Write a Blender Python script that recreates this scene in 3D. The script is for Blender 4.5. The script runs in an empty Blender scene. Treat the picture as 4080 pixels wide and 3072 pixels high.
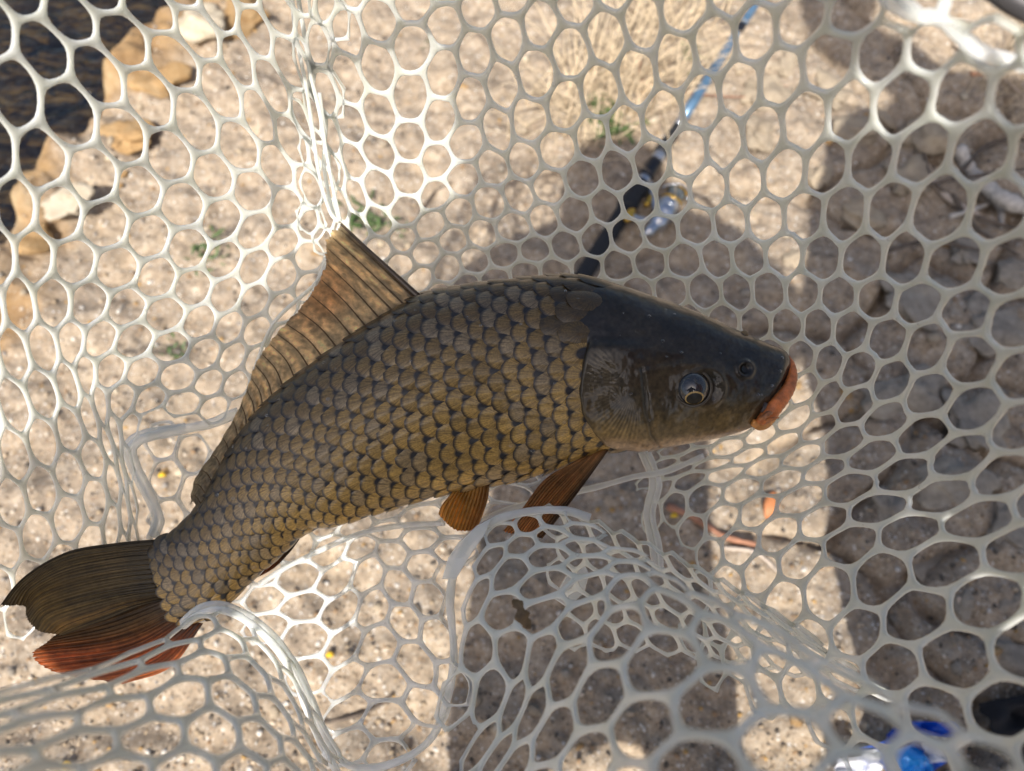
import bpy, bmesh, math, random
import numpy as np
from mathutils import Vector, Matrix, Quaternion

rng = np.random.default_rng(7); random.seed(7)
sc = bpy.context.scene
COL = sc.collection

# ------------------------------------------------------------------ camera, sky, sun, exposure
FPX = 2833.0                      # focal length in pixels of the 4080 px wide photograph
TILT = math.radians(25)           # camera looks 25 degrees off straight down
CAM = np.array([0, 0, 1.0])
FW = np.array([0, math.sin(TILT), -math.cos(TILT)]); RT = np.array([1., 0, 0]); UP = np.array([0, math.cos(TILT), math.sin(TILT)])
K = 4080 / 2212                   # layout notes below are in a 2212 px wide version of the photo

cam_d = bpy.data.cameras.new('camera'); cam = bpy.data.objects.new('camera', cam_d); COL.objects.link(cam)
cam_d.sensor_width = 36; cam_d.lens = 36 * FPX / 4080; cam_d.clip_start = 0.01; cam_d.clip_end = 500
cam.location = CAM; cam.rotation_euler = (TILT, 0, 0)
cam_d.dof.use_dof = True; cam_d.dof.focus_distance = 0.405; cam_d.dof.aperture_fstop = 6.4
sc.camera = cam
sc.render.resolution_x, sc.render.resolution_y = 1024, 771

def ray(x, y):
    x = np.asarray(x, float)[..., None]; y = np.asarray(y, float)[..., None]
    return FW + (x * K - 2040) / FPX * RT + (1536 - y * K) / FPX * UP
def P(x, y, d):
    return CAM + ray(x, y) * np.asarray(d, float)[..., None]
def G(x, y, z=0.0):
    r = ray(x, y); return CAM + r * ((z - CAM[2]) / r[..., 2:3])

_a = ray(2450 / K, 930 / K); SUN = -_a / np.linalg.norm(_a)      # towards the sun, behind the photographer
SUN_EL = math.asin(SUN[2]); SUN_AZ = math.atan2(SUN[0], SUN[1])
w = bpy.data.worlds.new('World'); sc.world = w; w.use_nodes = True
nt = w.node_tree; nt.nodes.clear()
sky = nt.nodes.new('ShaderNodeTexSky'); sky.sky_type = 'NISHITA'; sky.sun_disc = False
sky.air_density = 1.0; sky.dust_density = 4.0; sky.ozone_density = 0.6
sky.sun_elevation = SUN_EL; sky.sun_rotation = SUN_AZ
bg = nt.nodes.new('ShaderNodeBackground'); bg.inputs[1].default_value = 0.10
ow = nt.nodes.new('ShaderNodeOutputWorld'); nt.links.new(sky.outputs[0], bg.inputs[0]); nt.links.new(bg.outputs[0], ow.inputs[0])
sd = bpy.data.lights.new('sun', 'SUN'); sd.energy = 4.2; sd.angle = math.radians(0.53); sd.color = (1, 0.95, 0.87)
so = bpy.data.objects.new('sun', sd); COL.objects.link(so)
so.rotation_euler = Vector(-SUN).to_track_quat('-Z', 'Y').to_euler(); so.location = (-1, -3, 5)
vs = sc.view_settings; vs.view_transform = 'Standard'; vs.look = 'None'; vs.exposure = 0.56; vs.gamma = 1; vs.use_curve_mapping = False
vs.use_white_balance = True; vs.white_balance_temperature = 6500; vs.white_balance_tint = 10
sc.render.engine = 'CYCLES'
sc.cycles.max_bounces = 8; sc.cycles.transparent_max_bounces = 16; sc.cycles.caustics_reflective = False; sc.cycles.caustics_refractive = False

# ------------------------------------------------------------------ helpers
def tag(o, label=None, cat=None, group=None, kind=None):
    if label: o['label'] = label
    if cat: o['category'] = cat
    if group: o['group'] = group
    if kind: o['kind'] = kind
    return o
def obj(name, data, parent=None, mat=None):
    o = bpy.data.objects.new(name, data); COL.objects.link(o)
    if parent: o.parent = parent
    if mat and data is not None and hasattr(data, 'materials') and len(data.materials) == 0: data.materials.append(mat)
    return o
def empty(name, loc=(0, 0, 0)):
    o = bpy.data.objects.new(name, None); COL.objects.link(o); o.location = loc; o.empty_display_size = 0.02; return o
def mesh(name, v, f, smooth=True, col=None, uv=None):
    me = bpy.data.meshes.new(name); me.from_pydata([tuple(map(float, a)) for a in v], [], [tuple(map(int, a)) for a in f])
    if smooth: me.polygons.foreach_set('use_smooth', [True] * len(me.polygons))
    if col is not None:
        c = me.color_attributes.new('Col', 'FLOAT_COLOR', 'POINT')
        arr = np.ones((len(v), 4)); arr[:, :np.shape(col)[-1]] = col; c.data.foreach_set('color', arr.ravel())
    if uv is not None:
        l = me.uv_layers.new(name='UVMap'); li = np.zeros(len(me.loops), int); me.loops.foreach_get('vertex_index', li)
        l.data.foreach_set('uv', np.asarray(uv)[li].ravel())
    me.update(); return me
def child(name, v, f, parent, mat, origin=None, **k):
    """part mesh given in world coordinates, parented to a thing standing at `parent` location"""
    off = np.array(parent.location) if parent is not None else np.zeros(3)
    p = parent
    while p is not None and p.parent is not None:
        p = p.parent; off = off + np.array(p.location)
    return obj(name, mesh(name, np.asarray(v) - off, f, **k), parent, mat)
def grid_faces(n, m, wrap=False, off=0):
    a = np.arange(n - 1)[:, None]; mm = m if wrap else m - 1; b = np.arange(mm)[None, :]
    i = a * m + b; j = a * m + (b + 1) % m
    return (np.stack([i, i + m, j + m, j], -1).reshape(-1, 4) + off)
def catmull(p, n, closed=False):
    p = np.asarray(p, float)
    q = np.vstack([p[-1:], p, p[:2]]) if closed else np.vstack([2 * p[0] - p[1], p, 2 * p[-1] - p[-2]])
    m = len(p) if closed else len(p) - 1
    t = np.linspace(0, m, n, endpoint=not closed); i = np.minimum(t.astype(int), m - 1); u = (t - i)[:, None]
    a, b, c, d = q[i], q[i + 1], q[i + 2], q[i + 3]
    return 0.5 * (2 * b + (c - a) * u + (2 * a - 5 * b + 4 * c - d) * u ** 2 + (3 * b - a - 3 * c + d) * u ** 3)
def tube(pts, rad, seg=10, flat=1.0, nrm=None, closed=False, cap=True):
    pts = np.asarray(pts, float); n = len(pts); rad = np.broadcast_to(np.asarray(rad, float), (n,))
    if closed: tg = np.roll(pts, -1, 0) - np.roll(pts, 1, 0)
    else: tg = np.gradient(pts, axis=0)
    tg /= np.linalg.norm(tg, axis=1)[:, None] + 1e-12
    ref = np.array(nrm if nrm is not None else (0.13, 0.2, 1.0), float)
    b = np.cross(tg, ref); b /= np.linalg.norm(b, axis=1)[:, None] + 1e-9; c = np.cross(b, tg)
    th = np.linspace(0, 2 * math.pi, seg, endpoint=False)
    v = pts[:, None] + rad[:, None, None] * (np.cos(th)[None, :, None] * b[:, None] + flat * np.sin(th)[None, :, None] * c[:, None])
    v = v.reshape(-1, 3); f = [tuple(x) for x in grid_faces(n, seg, True)]
    if closed:
        f += [((n - 1) * seg + k, k, (k + 1) % seg, (n - 1) * seg + (k + 1) % seg) for k in range(seg)]
    elif cap:
        f += [tuple(range(seg)), tuple((n - 1) * seg + k for k in reversed(range(seg)))]
    return v, f
def join(parts):
    V, Fc, o = [], [], 0
    for v, f in parts:
        V.append(np.asarray(v)); Fc += [tuple(int(i) + o for i in q) for q in f]; o += len(v)
    return np.vstack(V), Fc
def hash2(i, j, s):
    h = (np.asarray(i).astype(np.int64) * 374761393 + np.asarray(j).astype(np.int64) * 668265263 + s * 974634777) & 0xffffffff
    h = ((h ^ (h >> 13)) * 1274126177) & 0xffffffff
    return ((h ^ (h >> 16)) & 0xffff) / 65535.0
def vnoise(x, y, s=0):
    i = np.floor(x); j = np.floor(y); u = x - i; v = y - j
    u = u * u * (3 - 2 * u); v = v * v * (3 - 2 * v)
    return ((hash2(i, j, s) * (1 - u) + hash2(i + 1, j, s) * u) * (1 - v) + (hash2(i, j + 1, s) * (1 - u) + hash2(i + 1, j + 1, s) * u) * v) * 2 - 1
def fbm(x, y, o=4, s=0):
    return sum(vnoise(x * 2 ** k, y * 2 ** k, s + k) * 0.5 ** k for k in range(o))
def sstep(a, b, x):
    t = np.clip((x - a) / (b - a), 0, 1); return t * t * (3 - 2 * t)
def poly_sd(px, py, poly):
    """signed distance to an open polyline, positive on its left side"""
    px = np.asarray(px, float); py = np.asarray(py, float); best = np.full(px.shape, 1e9); sg = np.ones(px.shape)
    for (x0, y0), (x1, y1) in zip(poly[:-1], poly[1:]):
        dx, dy = x1 - x0, y1 - y0; t = np.clip(((px - x0) * dx + (py - y0) * dy) / (dx * dx + dy * dy), 0, 1)
        ex, ey = px - x0 - t * dx, py - y0 - t * dy; d = np.hypot(ex, ey); m = d < best
        best = np.where(m, d, best); sg = np.where(m, np.sign(dx * ey - dy * ex), sg)
    return best * sg
class TPS:
    def __init__(s, x, y, lam=0.0):
        s.x = np.asarray(x, float); y = np.asarray(y, float); n = len(s.x)
        A = np.zeros((n + 3, n + 3)); A[:n, :n] = s.k(s.x, s.x) + lam * np.eye(n)
        Q = np.hstack([np.ones((n, 1)), s.x]); A[:n, n:] = Q; A[n:, :n] = Q.T
        s.c = np.linalg.solve(A, np.vstack([y, np.zeros((3, y.shape[1]))]))
    def k(s, a, b):
        r2 = ((a[:, None] - b[None]) ** 2).sum(-1); return 0.5 * r2 * np.log(r2 + 1e-9)
    def __call__(s, q):
        q = np.asarray(q, float).reshape(-1, 2); return np.hstack([s.k(q, s.x), np.ones((len(q), 1)), q]) @ s.c

# ------------------------------------------------------------------ materials
def mat(name):
    m = bpy.data.materials.new(name); m.use_nodes = True; n = m.node_tree.nodes; n.clear(); return m, n, m.node_tree.links
def node(n, t, **k):
    o = n.new(t)
    for a, b in k.items():
        if a in o.inputs.keys(): o.inputs[a].default_value = b
        else: setattr(o, a, b)
    return o
def ramp(n, stops, mode='LINEAR'):
    r = n.new('ShaderNodeValToRGB'); r.color_ramp.interpolation = mode
    e = r.color_ramp.elements
    while len(e) < len(stops): e.new(0.5)
    for q, (p, c) in zip(e, stops): q.position = p; q.color = (*c, 1) if len(c) == 3 else c
    return r
def simple(name, col, rough=0.5, metal=0.0, noise=0.0, scale=60, coat=0.0, bump=0.0):
    m, n, l = mat(name); o = n.new('ShaderNodeOutputMaterial'); b = node(n, 'ShaderNodeBsdfPrincipled', Roughness=rough, Metallic=metal)
    b.inputs['Coat Weight'].default_value = coat; l.new(b.outputs[0], o.inputs[0])
    tc = n.new('ShaderNodeTexCoord'); nz = node(n, 'ShaderNodeTexNoise', Scale=scale, Detail=6.0); l.new(tc.outputs['Object'], nz.inputs['Vector'])
    c = np.array(col); r = ramp(n, [(0.3, tuple(c * (1 - noise))), (0.7, tuple(np.minimum(c * (1 + noise), 1)))])
    l.new(nz.outputs[0], r.inputs[0]); l.new(r.outputs[0], b.inputs['Base Color'])
    if bump:
        bp = node(n, 'ShaderNodeBump', Strength=bump, Distance=0.002); l.new(nz.outputs[0], bp.inputs['Height']); l.new(bp.outputs[0], b.inputs['Normal'])
    return m

def earth(name, base, dark, light, sc_=1.0, speck=True, shore=False):
    m, n, l = mat(name); o = n.new('ShaderNodeOutputMaterial'); b = node(n, 'ShaderNodeBsdfPrincipled', Roughness=0.9); l.new(b.outputs[0], o.inputs[0])
    b.inputs['Specular IOR Level'].default_value = 0.25
    g = n.new('ShaderNodeNewGeometry'); pos = g.outputs['Position']
    def nz(s, d=6.0, r=0.6):
        q = node(n, 'ShaderNodeTexNoise', Scale=s * sc_, Detail=d, Roughness=r); l.new(pos, q.inputs['Vector']); return q.outputs[0]
    a = ramp(n, [(0.25, dark), (0.5, base), (0.78, light)]); l.new(nz(48, 10.0, 0.75), a.inputs[0])
    big = ramp(n, [(0.30, (0.74, 0.73, 0.73)), (0.5, (1.0, 0.98, 0.95)), (0.68, (1.18, 1.13, 1.04))]); l.new(nz(9.0, 8.0, 0.65), big.inputs[0])
    mx = node(n, 'ShaderNodeMix', data_type='RGBA', blend_type='MULTIPLY'); mx.inputs[0].default_value = 1
    l.new(a.outputs[0], mx.inputs[6]); l.new(big.outputs[0], mx.inputs[7]); cur = mx.outputs[2]
    if speck:
        for s, lo, hi, tint in ((170, 0.0, 0.30, None), (330, 0.0, 0.3, None)):
            vo = node(n, 'ShaderNodeTexVoronoi', Scale=s * sc_); l.new(pos, vo.inputs['Vector'])
            cr = ramp(n, [(0.0, (0.10, 0.08, 0.06)), (0.25, (0.42, 0.32, 0.22)), (0.45, (0.30, 0.20, 0.12)), (0.65, (0.62, 0.55, 0.46)), (0.8, (0.36, 0.33, 0.30)), (0.93, (0.74, 0.72, 0.68))], 'CONSTANT')
            sep = n.new('ShaderNodeSeparateColor'); l.new(vo.outputs['Color'], sep.inputs[0]); l.new(sep.outputs[0], cr.inputs[0])
            th = ramp(n, [(0.32, (1, 1, 1)), (0.45, (0, 0, 0))]); l.new(vo.outputs['Distance'], th.inputs[0])
            sel = ramp(n, [(0.48, (0, 0, 0)), (0.56, (1, 1, 1))]); l.new(sep.outputs[1], sel.inputs[0])
            mm = node(n, 'ShaderNodeMath', operation='MULTIPLY'); l.new(th.outputs[0], mm.inputs[0]); l.new(sel.outputs[0], mm.inputs[1])
            m2 = node(n, 'ShaderNodeMath', operation='MULTIPLY'); l.new(mm.outputs[0], m2.inputs[0]); m2.inputs[1].default_value = 0.7
            x = node(n, 'ShaderNodeMix', data_type='RGBA'); l.new(m2.outputs[0], x.inputs[0]); l.new(cur, x.inputs[6]); l.new(cr.outputs[0], x.inputs[7]); cur = x.outputs[2]
    if shore:
        at = n.new('ShaderNodeAttribute'); at.attribute_name = 'Col'; sp2 = n.new('ShaderNodeSeparateColor'); l.new(at.outputs['Color'], sp2.inputs[0])
        oc = ramp(n, [(0.3, (0.16, 0.085, 0.03)), (0.55, (0.34, 0.21, 0.09)), (0.75, (0.50, 0.38, 0.22))]); l.new(nz(14), oc.inputs[0])
        x = node(n, 'ShaderNodeMix', data_type='RGBA'); l.new(sp2.outputs[0], x.inputs[0]); l.new(cur, x.inputs[6]); l.new(oc.outputs[0], x.inputs[7]); cur = x.outputs[2]
    l.new(cur, b.inputs['Base Color'])
    bp = node(n, 'ShaderNodeBump', Strength=0.7, Distance=0.004); l.new(nz(150, 8.0, 0.7), bp.inputs['Height']); l.new(bp.outputs[0], b.inputs['Normal'])
    return m
M_GROUND = earth('bank_soil', (0.35, 0.285, 0.218), (0.10, 0.082, 0.064), (0.60, 0.52, 0.42), shore=True)
M_ROCK = earth('sandstone', (0.37, 0.31, 0.235), (0.24, 0.195, 0.14), (0.50, 0.43, 0.33), 1.0, False)
M_CREAM = earth('cream_stone', (0.52, 0.46, 0.36), (0.36, 0.26, 0.15), (0.62, 0.57, 0.48), 1.0, False)
M_OCHRE = earth('ochre_stone', (0.36, 0.24, 0.12), (0.22, 0.13, 0.06), (0.48, 0.36, 0.22), 1.0, False)
M_GREYROCK = earth('grey_stone', (0.32, 0.285, 0.24), (0.16, 0.14, 0.115), (0.47, 0.43, 0.37), 1.2, False)

def gravel_mat():
    m, n, l = mat('gravel'); o = n.new('ShaderNodeOutputMaterial'); b = node(n, 'ShaderNodeBsdfPrincipled', Roughness=0.8); l.new(b.outputs[0], o.inputs[0])
    g = n.new('ShaderNodeNewGeometry')
    r = ramp(n, [(0, (0.10, 0.085, 0.07)), (0.16, (0.36, 0.28, 0.19)), (0.4, (0.46, 0.37, 0.27)), (0.55, (0.30, 0.20, 0.115)), (0.66, (0.56, 0.49, 0.40)), (0.8, (0.33, 0.30, 0.27)), (0.9, (0.68, 0.65, 0.60)), (0.96, (0.45, 0.28, 0.10))], 'CONSTANT')
    l.new(g.outputs['Random Per Island'], r.inputs[0])
    nz = node(n, 'ShaderNodeTexNoise', Scale=240.0, Detail=4.0); l.new(g.outputs['Position'], nz.inputs['Vector'])
    v = ramp(n, [(0.3, (0.7, 0.7, 0.7)), (0.7, (1.15, 1.12, 1.08))]); l.new(nz.outputs[0], v.inputs[0])
    x = node(n, 'ShaderNodeMix', data_type='RGBA', blend_type='MULTIPLY'); x.inputs[0].default_value = 1; l.new(r.outputs[0], x.inputs[6]); l.new(v.outputs[0], x.inputs[7])
    l.new(x.outputs[2], b.inputs['Base Color']); return m
M_GRAVEL = gravel_mat()

def rubber_mat(name, col, alpha, trans):
    m, n, l = mat(name); o = n.new('ShaderNodeOutputMaterial')
    g = n.new('ShaderNodeNewGeometry'); nz = node(n, 'ShaderNodeTexNoise', Scale=55.0, Detail=3.0); l.new(g.outputs['Position'], nz.inputs['Vector'])
    c = np.array(col); r = ramp(n, [(0.3, tuple(c * np.array([0.9, 0.9, 0.86]))), (0.7, tuple(np.minimum(c * 1.06, 1)))]); l.new(nz.outputs[0], r.inputs[0])
    b = node(n, 'ShaderNodeBsdfPrincipled', Roughness=0.22, IOR=1.42); l.new(r.outputs[0], b.inputs['Base Color'])
    b.inputs['Subsurface Weight'].default_value = 1.0; b.inputs['Subsurface Radius'].default_value = (1, 1, .9); b.inputs['Subsurface Scale'].default_value = trans
    n2 = node(n, 'ShaderNodeTexNoise', Scale=420.0, Detail=2.0); l.new(g.outputs['Position'], n2.inputs['Vector'])
    bp = node(n, 'ShaderNodeBump', Strength=0.2, Distance=0.001); l.new(n2.outputs[0], bp.inputs['Height']); l.new(bp.outputs[0], b.inputs['Normal'])
    tr = n.new('ShaderNodeBsdfTransparent'); tr.inputs[0].default_value = (0.96, 0.98, 0.97, 1)
    b.inputs['Coat Weight'].default_value = 0.7; b.inputs['Coat Roughness'].default_value = 0.07
    lw = node(n, 'ShaderNodeLayerWeight', Blend=0.35); mr = node(n, 'ShaderNodeMapRange'); l.new(lw.outputs['Facing'], mr.inputs['Value'])   # thin film of clear rubber: a longer path towards its rim
    mr.inputs['From Min'].default_value = 0.0; mr.inputs['From Max'].default_value = 0.75; mr.inputs['To Min'].default_value = alpha * 1.6; mr.inputs['To Max'].default_value = alpha * 0.15
    m2 = n.new('ShaderNodeMixShader'); l.new(mr.outputs[0], m2.inputs[0]); l.new(b.outputs[0], m2.inputs[1]); l.new(tr.outputs[0], m2.inputs[2])
    l.new(m2.outputs[0], o.inputs[0]); return m
M_NET = rubber_mat('milky_rubber', (0.80, 0.815, 0.755), 0.24, 0.0035)
M_NETB = rubber_mat('clear_rubber', (0.82, 0.835, 0.83), 0.34, 0.004)

def water_mat():
    m, n, l = mat('lake_water'); o = n.new('ShaderNodeOutputMaterial')
    tr = n.new('ShaderNodeBsdfTransparent'); tr.inputs[0].default_value = (0.46, 0.45, 0.38, 1)
    gl = n.new('ShaderNodeBsdfGlossy'); gl.inputs['Roughness'].default_value = 0.03; fr = node(n, 'ShaderNodeFresnel', IOR=1.75)
    g = n.new('ShaderNodeNewGeometry'); mp = node(n, 'ShaderNodeMapping', Scale=(1.0, 2.2, 1.0), Rotation=(0, 0, 0.5)); l.new(g.outputs['Position'], mp.inputs[0])
    nz = node(n, 'ShaderNodeTexNoise', Scale=13.0, Detail=3.0, Distortion=0.6); l.new(mp.outputs[0], nz.inputs['Vector'])
    bp = node(n, 'ShaderNodeBump', Strength=0.9, Distance=0.02); l.new(nz.outputs[0], bp.inputs['Height'])
    for q in (gl, fr): l.new(bp.outputs[0], q.inputs['Normal'])
    mx = n.new('ShaderNodeMixShader'); l.new(fr.outputs[0], mx.inputs[0]); l.new(tr.outputs[0], mx.inputs[1]); l.new(gl.outputs[0], mx.inputs[2]); l.new(mx.outputs[0], o.inputs[0]); return m
M_WATER = water_mat()

def skin_mat(name, rough, coat, bump=0.2, bscale=700.0, trans=0.0, spec=0.5):
    """wet fish skin; the pigment comes from the Col attribute"""
    m, n, l = mat(name); o = n.new('ShaderNodeOutputMaterial'); b = node(n, 'ShaderNodeBsdfPrincipled', Roughness=rough); b.inputs['Specular IOR Level'].default_value = spec
    b.inputs['Coat Weight'].default_value = coat; b.inputs['Coat Roughness'].default_value = 0.06
    a = n.new('ShaderNodeAttribute'); a.attribute_name = 'Col'
    g = n.new('ShaderNodeNewGeometry'); nz = node(n, 'ShaderNodeTexNoise', Scale=bscale, Detail=5.0, Roughness=0.7); l.new(g.outputs['Position'], nz.inputs['Vector'])
    n2 = node(n, 'ShaderNodeTexNoise', Scale=140.0, Detail=6.0, Roughness=0.75); l.new(g.outputs['Position'], n2.inputs['Vector'])
    v = ramp(n, [(0.3, (0.62, 0.62, 0.62)), (0.7, (1.35, 1.32, 1.25))]); l.new(n2.outputs[0], v.inputs[0])
    x = node(n, 'ShaderNodeMix', data_type='RGBA', blend_type='MULTIPLY'); x.inputs[0].default_value = 1; l.new(a.outputs[0], x.inputs[6]); l.new(v.outputs[0], x.inputs[7])
    l.new(x.outputs[2], b.inputs['Base Color'])
    bp = node(n, 'ShaderNodeBump', Strength=bump, Distance=0.0006); l.new(nz.outputs[0], bp.inputs['Height']); l.new(bp.outputs[0], b.inputs['Normal'])
    out = b.outputs[0]
    if trans:
        t = n.new('ShaderNodeBsdfTranslucent'); l.new(x.outputs[2], t.inputs[0]); ms = n.new('ShaderNodeMixShader'); ms.inputs[0].default_value = trans
        l.new(out, ms.inputs[1]); l.new(t.outputs[0], ms.inputs[2]); out = ms.outputs[0]
    l.new(out, o.inputs[0]); return m
M_SKIN = skin_mat('wet_carp_skin', 0.36, 0.55, 0.06, spec=0.25)
M_FIN = skin_mat('fin_membrane', 0.4, 0.15, 0.15, 500.0, 0.6)
M_LIP = skin_mat('lip_skin', 0.35, 0.2, 0.5, 900.0)

def scale_mat(name, per_object):
    """one carp scale: UV x runs from the hidden root (0) to the free edge (1), y across"""
    m, n, l = mat(name); o = n.new('ShaderNodeOutputMaterial'); b = node(n, 'ShaderNodeBsdfPrincipled', Roughness=0.34); b.inputs['Coat Weight'].default_value = 0.38; b.inputs['Coat Roughness'].default_value = 0.08
    b.inputs['Specular IOR Level'].default_value = 0.4
    l.new(b.outputs[0], o.inputs[0])
    if per_object: oi = n.new('ShaderNodeObjectInfo'); colr = oi.outputs['Color']; alp = oi.outputs['Alpha']
    else: at = n.new('ShaderNodeAttribute'); at.attribute_name = 'Col'; colr = at.outputs['Color']; alp = at.outputs['Alpha']
    uv = n.new('ShaderNodeUVMap'); uv.uv_map = 'UVMap'
    sp = n.new('ShaderNodeSeparateXYZ'); l.new(uv.outputs[0], sp.inputs[0])
    # polar angle about the focus of the scale
    ax = node(n, 'ShaderNodeMath', operation='SUBTRACT'); l.new(sp.outputs[0], ax.inputs[0]); ax.inputs[1].default_value = 0.30
    ay = node(n, 'ShaderNodeMath', operation='SUBTRACT'); l.new(sp.outputs[1], ay.inputs[0]); ay.inputs[1].default_value = 0.5
    at2 = node(n, 'ShaderNodeMath', operation='ARCTAN2'); l.new(ay.outputs[0], at2.inputs[0]); l.new(ax.outputs[0], at2.inputs[1])
    ln = node(n, 'ShaderNodeVectorMath', operation='LENGTH'); cb = n.new('ShaderNodeCombineXYZ'); l.new(ax.outputs[0], cb.inputs[0]); l.new(ay.outputs[0], cb.inputs[1]); l.new(cb.outputs[0], ln.inputs[0])
    c2 = n.new('ShaderNodeCombineXYZ'); k1 = node(n, 'ShaderNodeMath', operation='MULTIPLY'); l.new(at2.outputs[0], k1.inputs[0]); k1.inputs[1].default_value = 9.0
    l.new(k1.outputs[0], c2.inputs[0]); l.new(ln.outputs['Value'], c2.inputs[1])
    g = n.new('ShaderNodeNewGeometry'); ps = n.new('ShaderNodeVectorMath'); ps.operation = 'MULTIPLY_ADD'; l.new(g.outputs['Position'], ps.inputs[0]); ps.inputs[1].default_value = (25, 25, 25); l.new(c2.outputs[0], ps.inputs[2])
    st = node(n, 'ShaderNodeTexNoise', Scale=1.6, Detail=3.0, Roughness=0.6); l.new(ps.outputs[0], st.inputs['Vector'])
    sr = ramp(n, [(0.35, (0.50, 0.48, 0.46)), (0.5, (0.95, 0.95, 0.95)), (0.66, (1.4, 1.36, 1.25))]); l.new(st.outputs[0], sr.inputs[0])
    mx = node(n, 'ShaderNodeMix', data_type='RGBA', blend_type='MULTIPLY'); mx.inputs[0].default_value = 1; l.new(colr, mx.inputs[6]); l.new(sr.outputs[0], mx.inputs[7])
    fz = node(n, 'ShaderNodeTexNoise', Scale=900.0, Detail=4.0); l.new(g.outputs['Position'], fz.inputs['Vector'])
    fr = ramp(n, [(0.3, (0.7, 0.7, 0.7)), (0.7, (1.25, 1.22, 1.15))]); l.new(fz.outputs[0], fr.inputs[0])
    m3 = node(n, 'ShaderNodeMix', data_type='RGBA', blend_type='MULTIPLY'); m3.inputs[0].default_value = 1; l.new(mx.outputs[2], m3.inputs[6]); l.new(fr.outputs[0], m3.inputs[7])
    # dark root pigment spot and thin dark margin
    rt = ramp(n, [(0.35, (0, 0, 0)), (0.45, (1, 1, 1)), (0.80, (1, 1, 1)), (0.90, (0.12, 0.12, 0.12))]); l.new(ln.outputs['Value'], rt.inputs[0])
    sc2 = node(n, 'ShaderNodeMath', operation='MULTIPLY_ADD'); l.new(ln.outputs['Value'], sc2.inputs[0]); sc2.inputs[1].default_value = 1.25; sc2.inputs[2].default_value = 0.08
    l.new(sc2.outputs[0], rt.inputs[0])
    inv = node(n, 'ShaderNodeMath', operation='SUBTRACT'); inv.inputs[0].default_value = 0.8; l.new(alp, inv.inputs[1])
    mxx = node(n, 'ShaderNodeMath', operation='MAXIMUM'); l.new(rt.outputs[0], mxx.inputs[0]); l.new(inv.outputs[0], mxx.inputs[1])
    dk = node(n, 'ShaderNodeMix', data_type='RGBA'); l.new(mxx.outputs[0], dk.inputs[0]); dk.inputs[6].default_value = (0.010, 0.010, 0.014, 1); l.new(m3.outputs[2], dk.inputs[7])
    l.new(dk.outputs[2], b.inputs['Base Color'])
    bp = node(n, 'ShaderNodeBump', Strength=0.35, Distance=0.0005); l.new(st.outputs[0], bp.inputs['Height']); l.new(bp.outputs[0], b.inputs['Normal'])
    return m
M_SCALE = scale_mat('carp_scale', True); M_SCALEJ = scale_mat('carp_scale_joined', False)

M_BLACK = simple('black_foam', (0.012, 0.013, 0.017), 0.75, noise=0.3, scale=300, bump=0.2)
M_BLANK = simple('blue_grey_blank', (0.10, 0.19, 0.30), 0.28, 0.3, 0.15, 40, coat=0.4)
M_SILVER = simple('silver_metal', (0.52, 0.55, 0.60), 0.28, 0.9, 0.1, 80)
M_GOLD = simple('gold_metal', (0.72, 0.44, 0.08), 0.3, 0.85, 0.1, 80)
M_SPOOL = simple('grey_spool', (0.20, 0.22, 0.22), 0.35, 0.6, 0.2, 80)
M_DARKM = simple('dark_metal', (0.035, 0.037, 0.045), 0.35, 0.6, 0.2, 80)
M_STRAW = simple('straw', (0.66, 0.53, 0.36), 0.8, 0, 0.35, 30)
M_GREEN = simple('weed_leaf', (0.07, 0.115, 0.035), 0.6, 0, 0.4, 60)
M_DRIFT = simple('driftwood', (0.50, 0.46, 0.41), 0.85, 0, 0.3, 90, bump=0.6)
M_TWIG = simple('dark_twig', (0.11, 0.085, 0.065), 0.85, 0, 0.4, 90, bump=0.4)
M_REDTWIG = simple('red_twig', (0.36, 0.17, 0.10), 0.7, 0, 0.4, 50)
M_PALETWIG = simple('pale_twig', (0.48, 0.40, 0.33), 0.8, 0, 0.3, 50)
M_LEAF = simple('orange_leaf', (0.50, 0.19, 0.07), 0.6, 0, 0.3, 60)
M_PETAL = simple('yellow_petal', (0.80, 0.50, 0.03), 0.6, 0, 0.2, 200)
M_BLUE = simple('blue_foil', (0.006, 0.09, 0.55), 0.25, 0.2, 0.2, 30, coat=0.5)
M_LBLUE = simple('light_blue_foil', (0.02, 0.30, 0.85), 0.2, 0.2, 0.15, 30, coat=0.5)
M_WFOIL = simple('white_foil', (0.72, 0.73, 0.78), 0.25, 0.2, 0.06, 30, coat=0.4)
M_CLOTH = simple('black_cloth', (0.010, 0.010, 0.013), 0.85, 0, 0.3, 400, bump=0.3)
M_HOOP = simple('grey_frame', (0.10, 0.095, 0.10), 0.4, 0.5, 0.2, 60)
M_DEBRIS = simple('wet_debris', (0.16, 0.10, 0.045), 0.6, 0, 0.4, 300)
M_DROP, _n, _l = mat('water_drop'); _o = _n.new('ShaderNodeOutputMaterial'); _t = _n.new('ShaderNodeBsdfTransparent'); _g = _n.new('ShaderNodeBsdfGlossy'); _g.inputs['Roughness'].default_value = 0.04; _m = _n.new('ShaderNodeMixShader'); _w = node(_n, 'ShaderNodeLayerWeight', Blend=0.28)
_l.new(_w.outputs['Facing'], _m.inputs[0]); _l.new(_t.outputs[0], _m.inputs[1]); _l.new(_g.outputs[0], _m.inputs[2]); _l.new(_m.outputs[0], _o.inputs[0])

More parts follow.
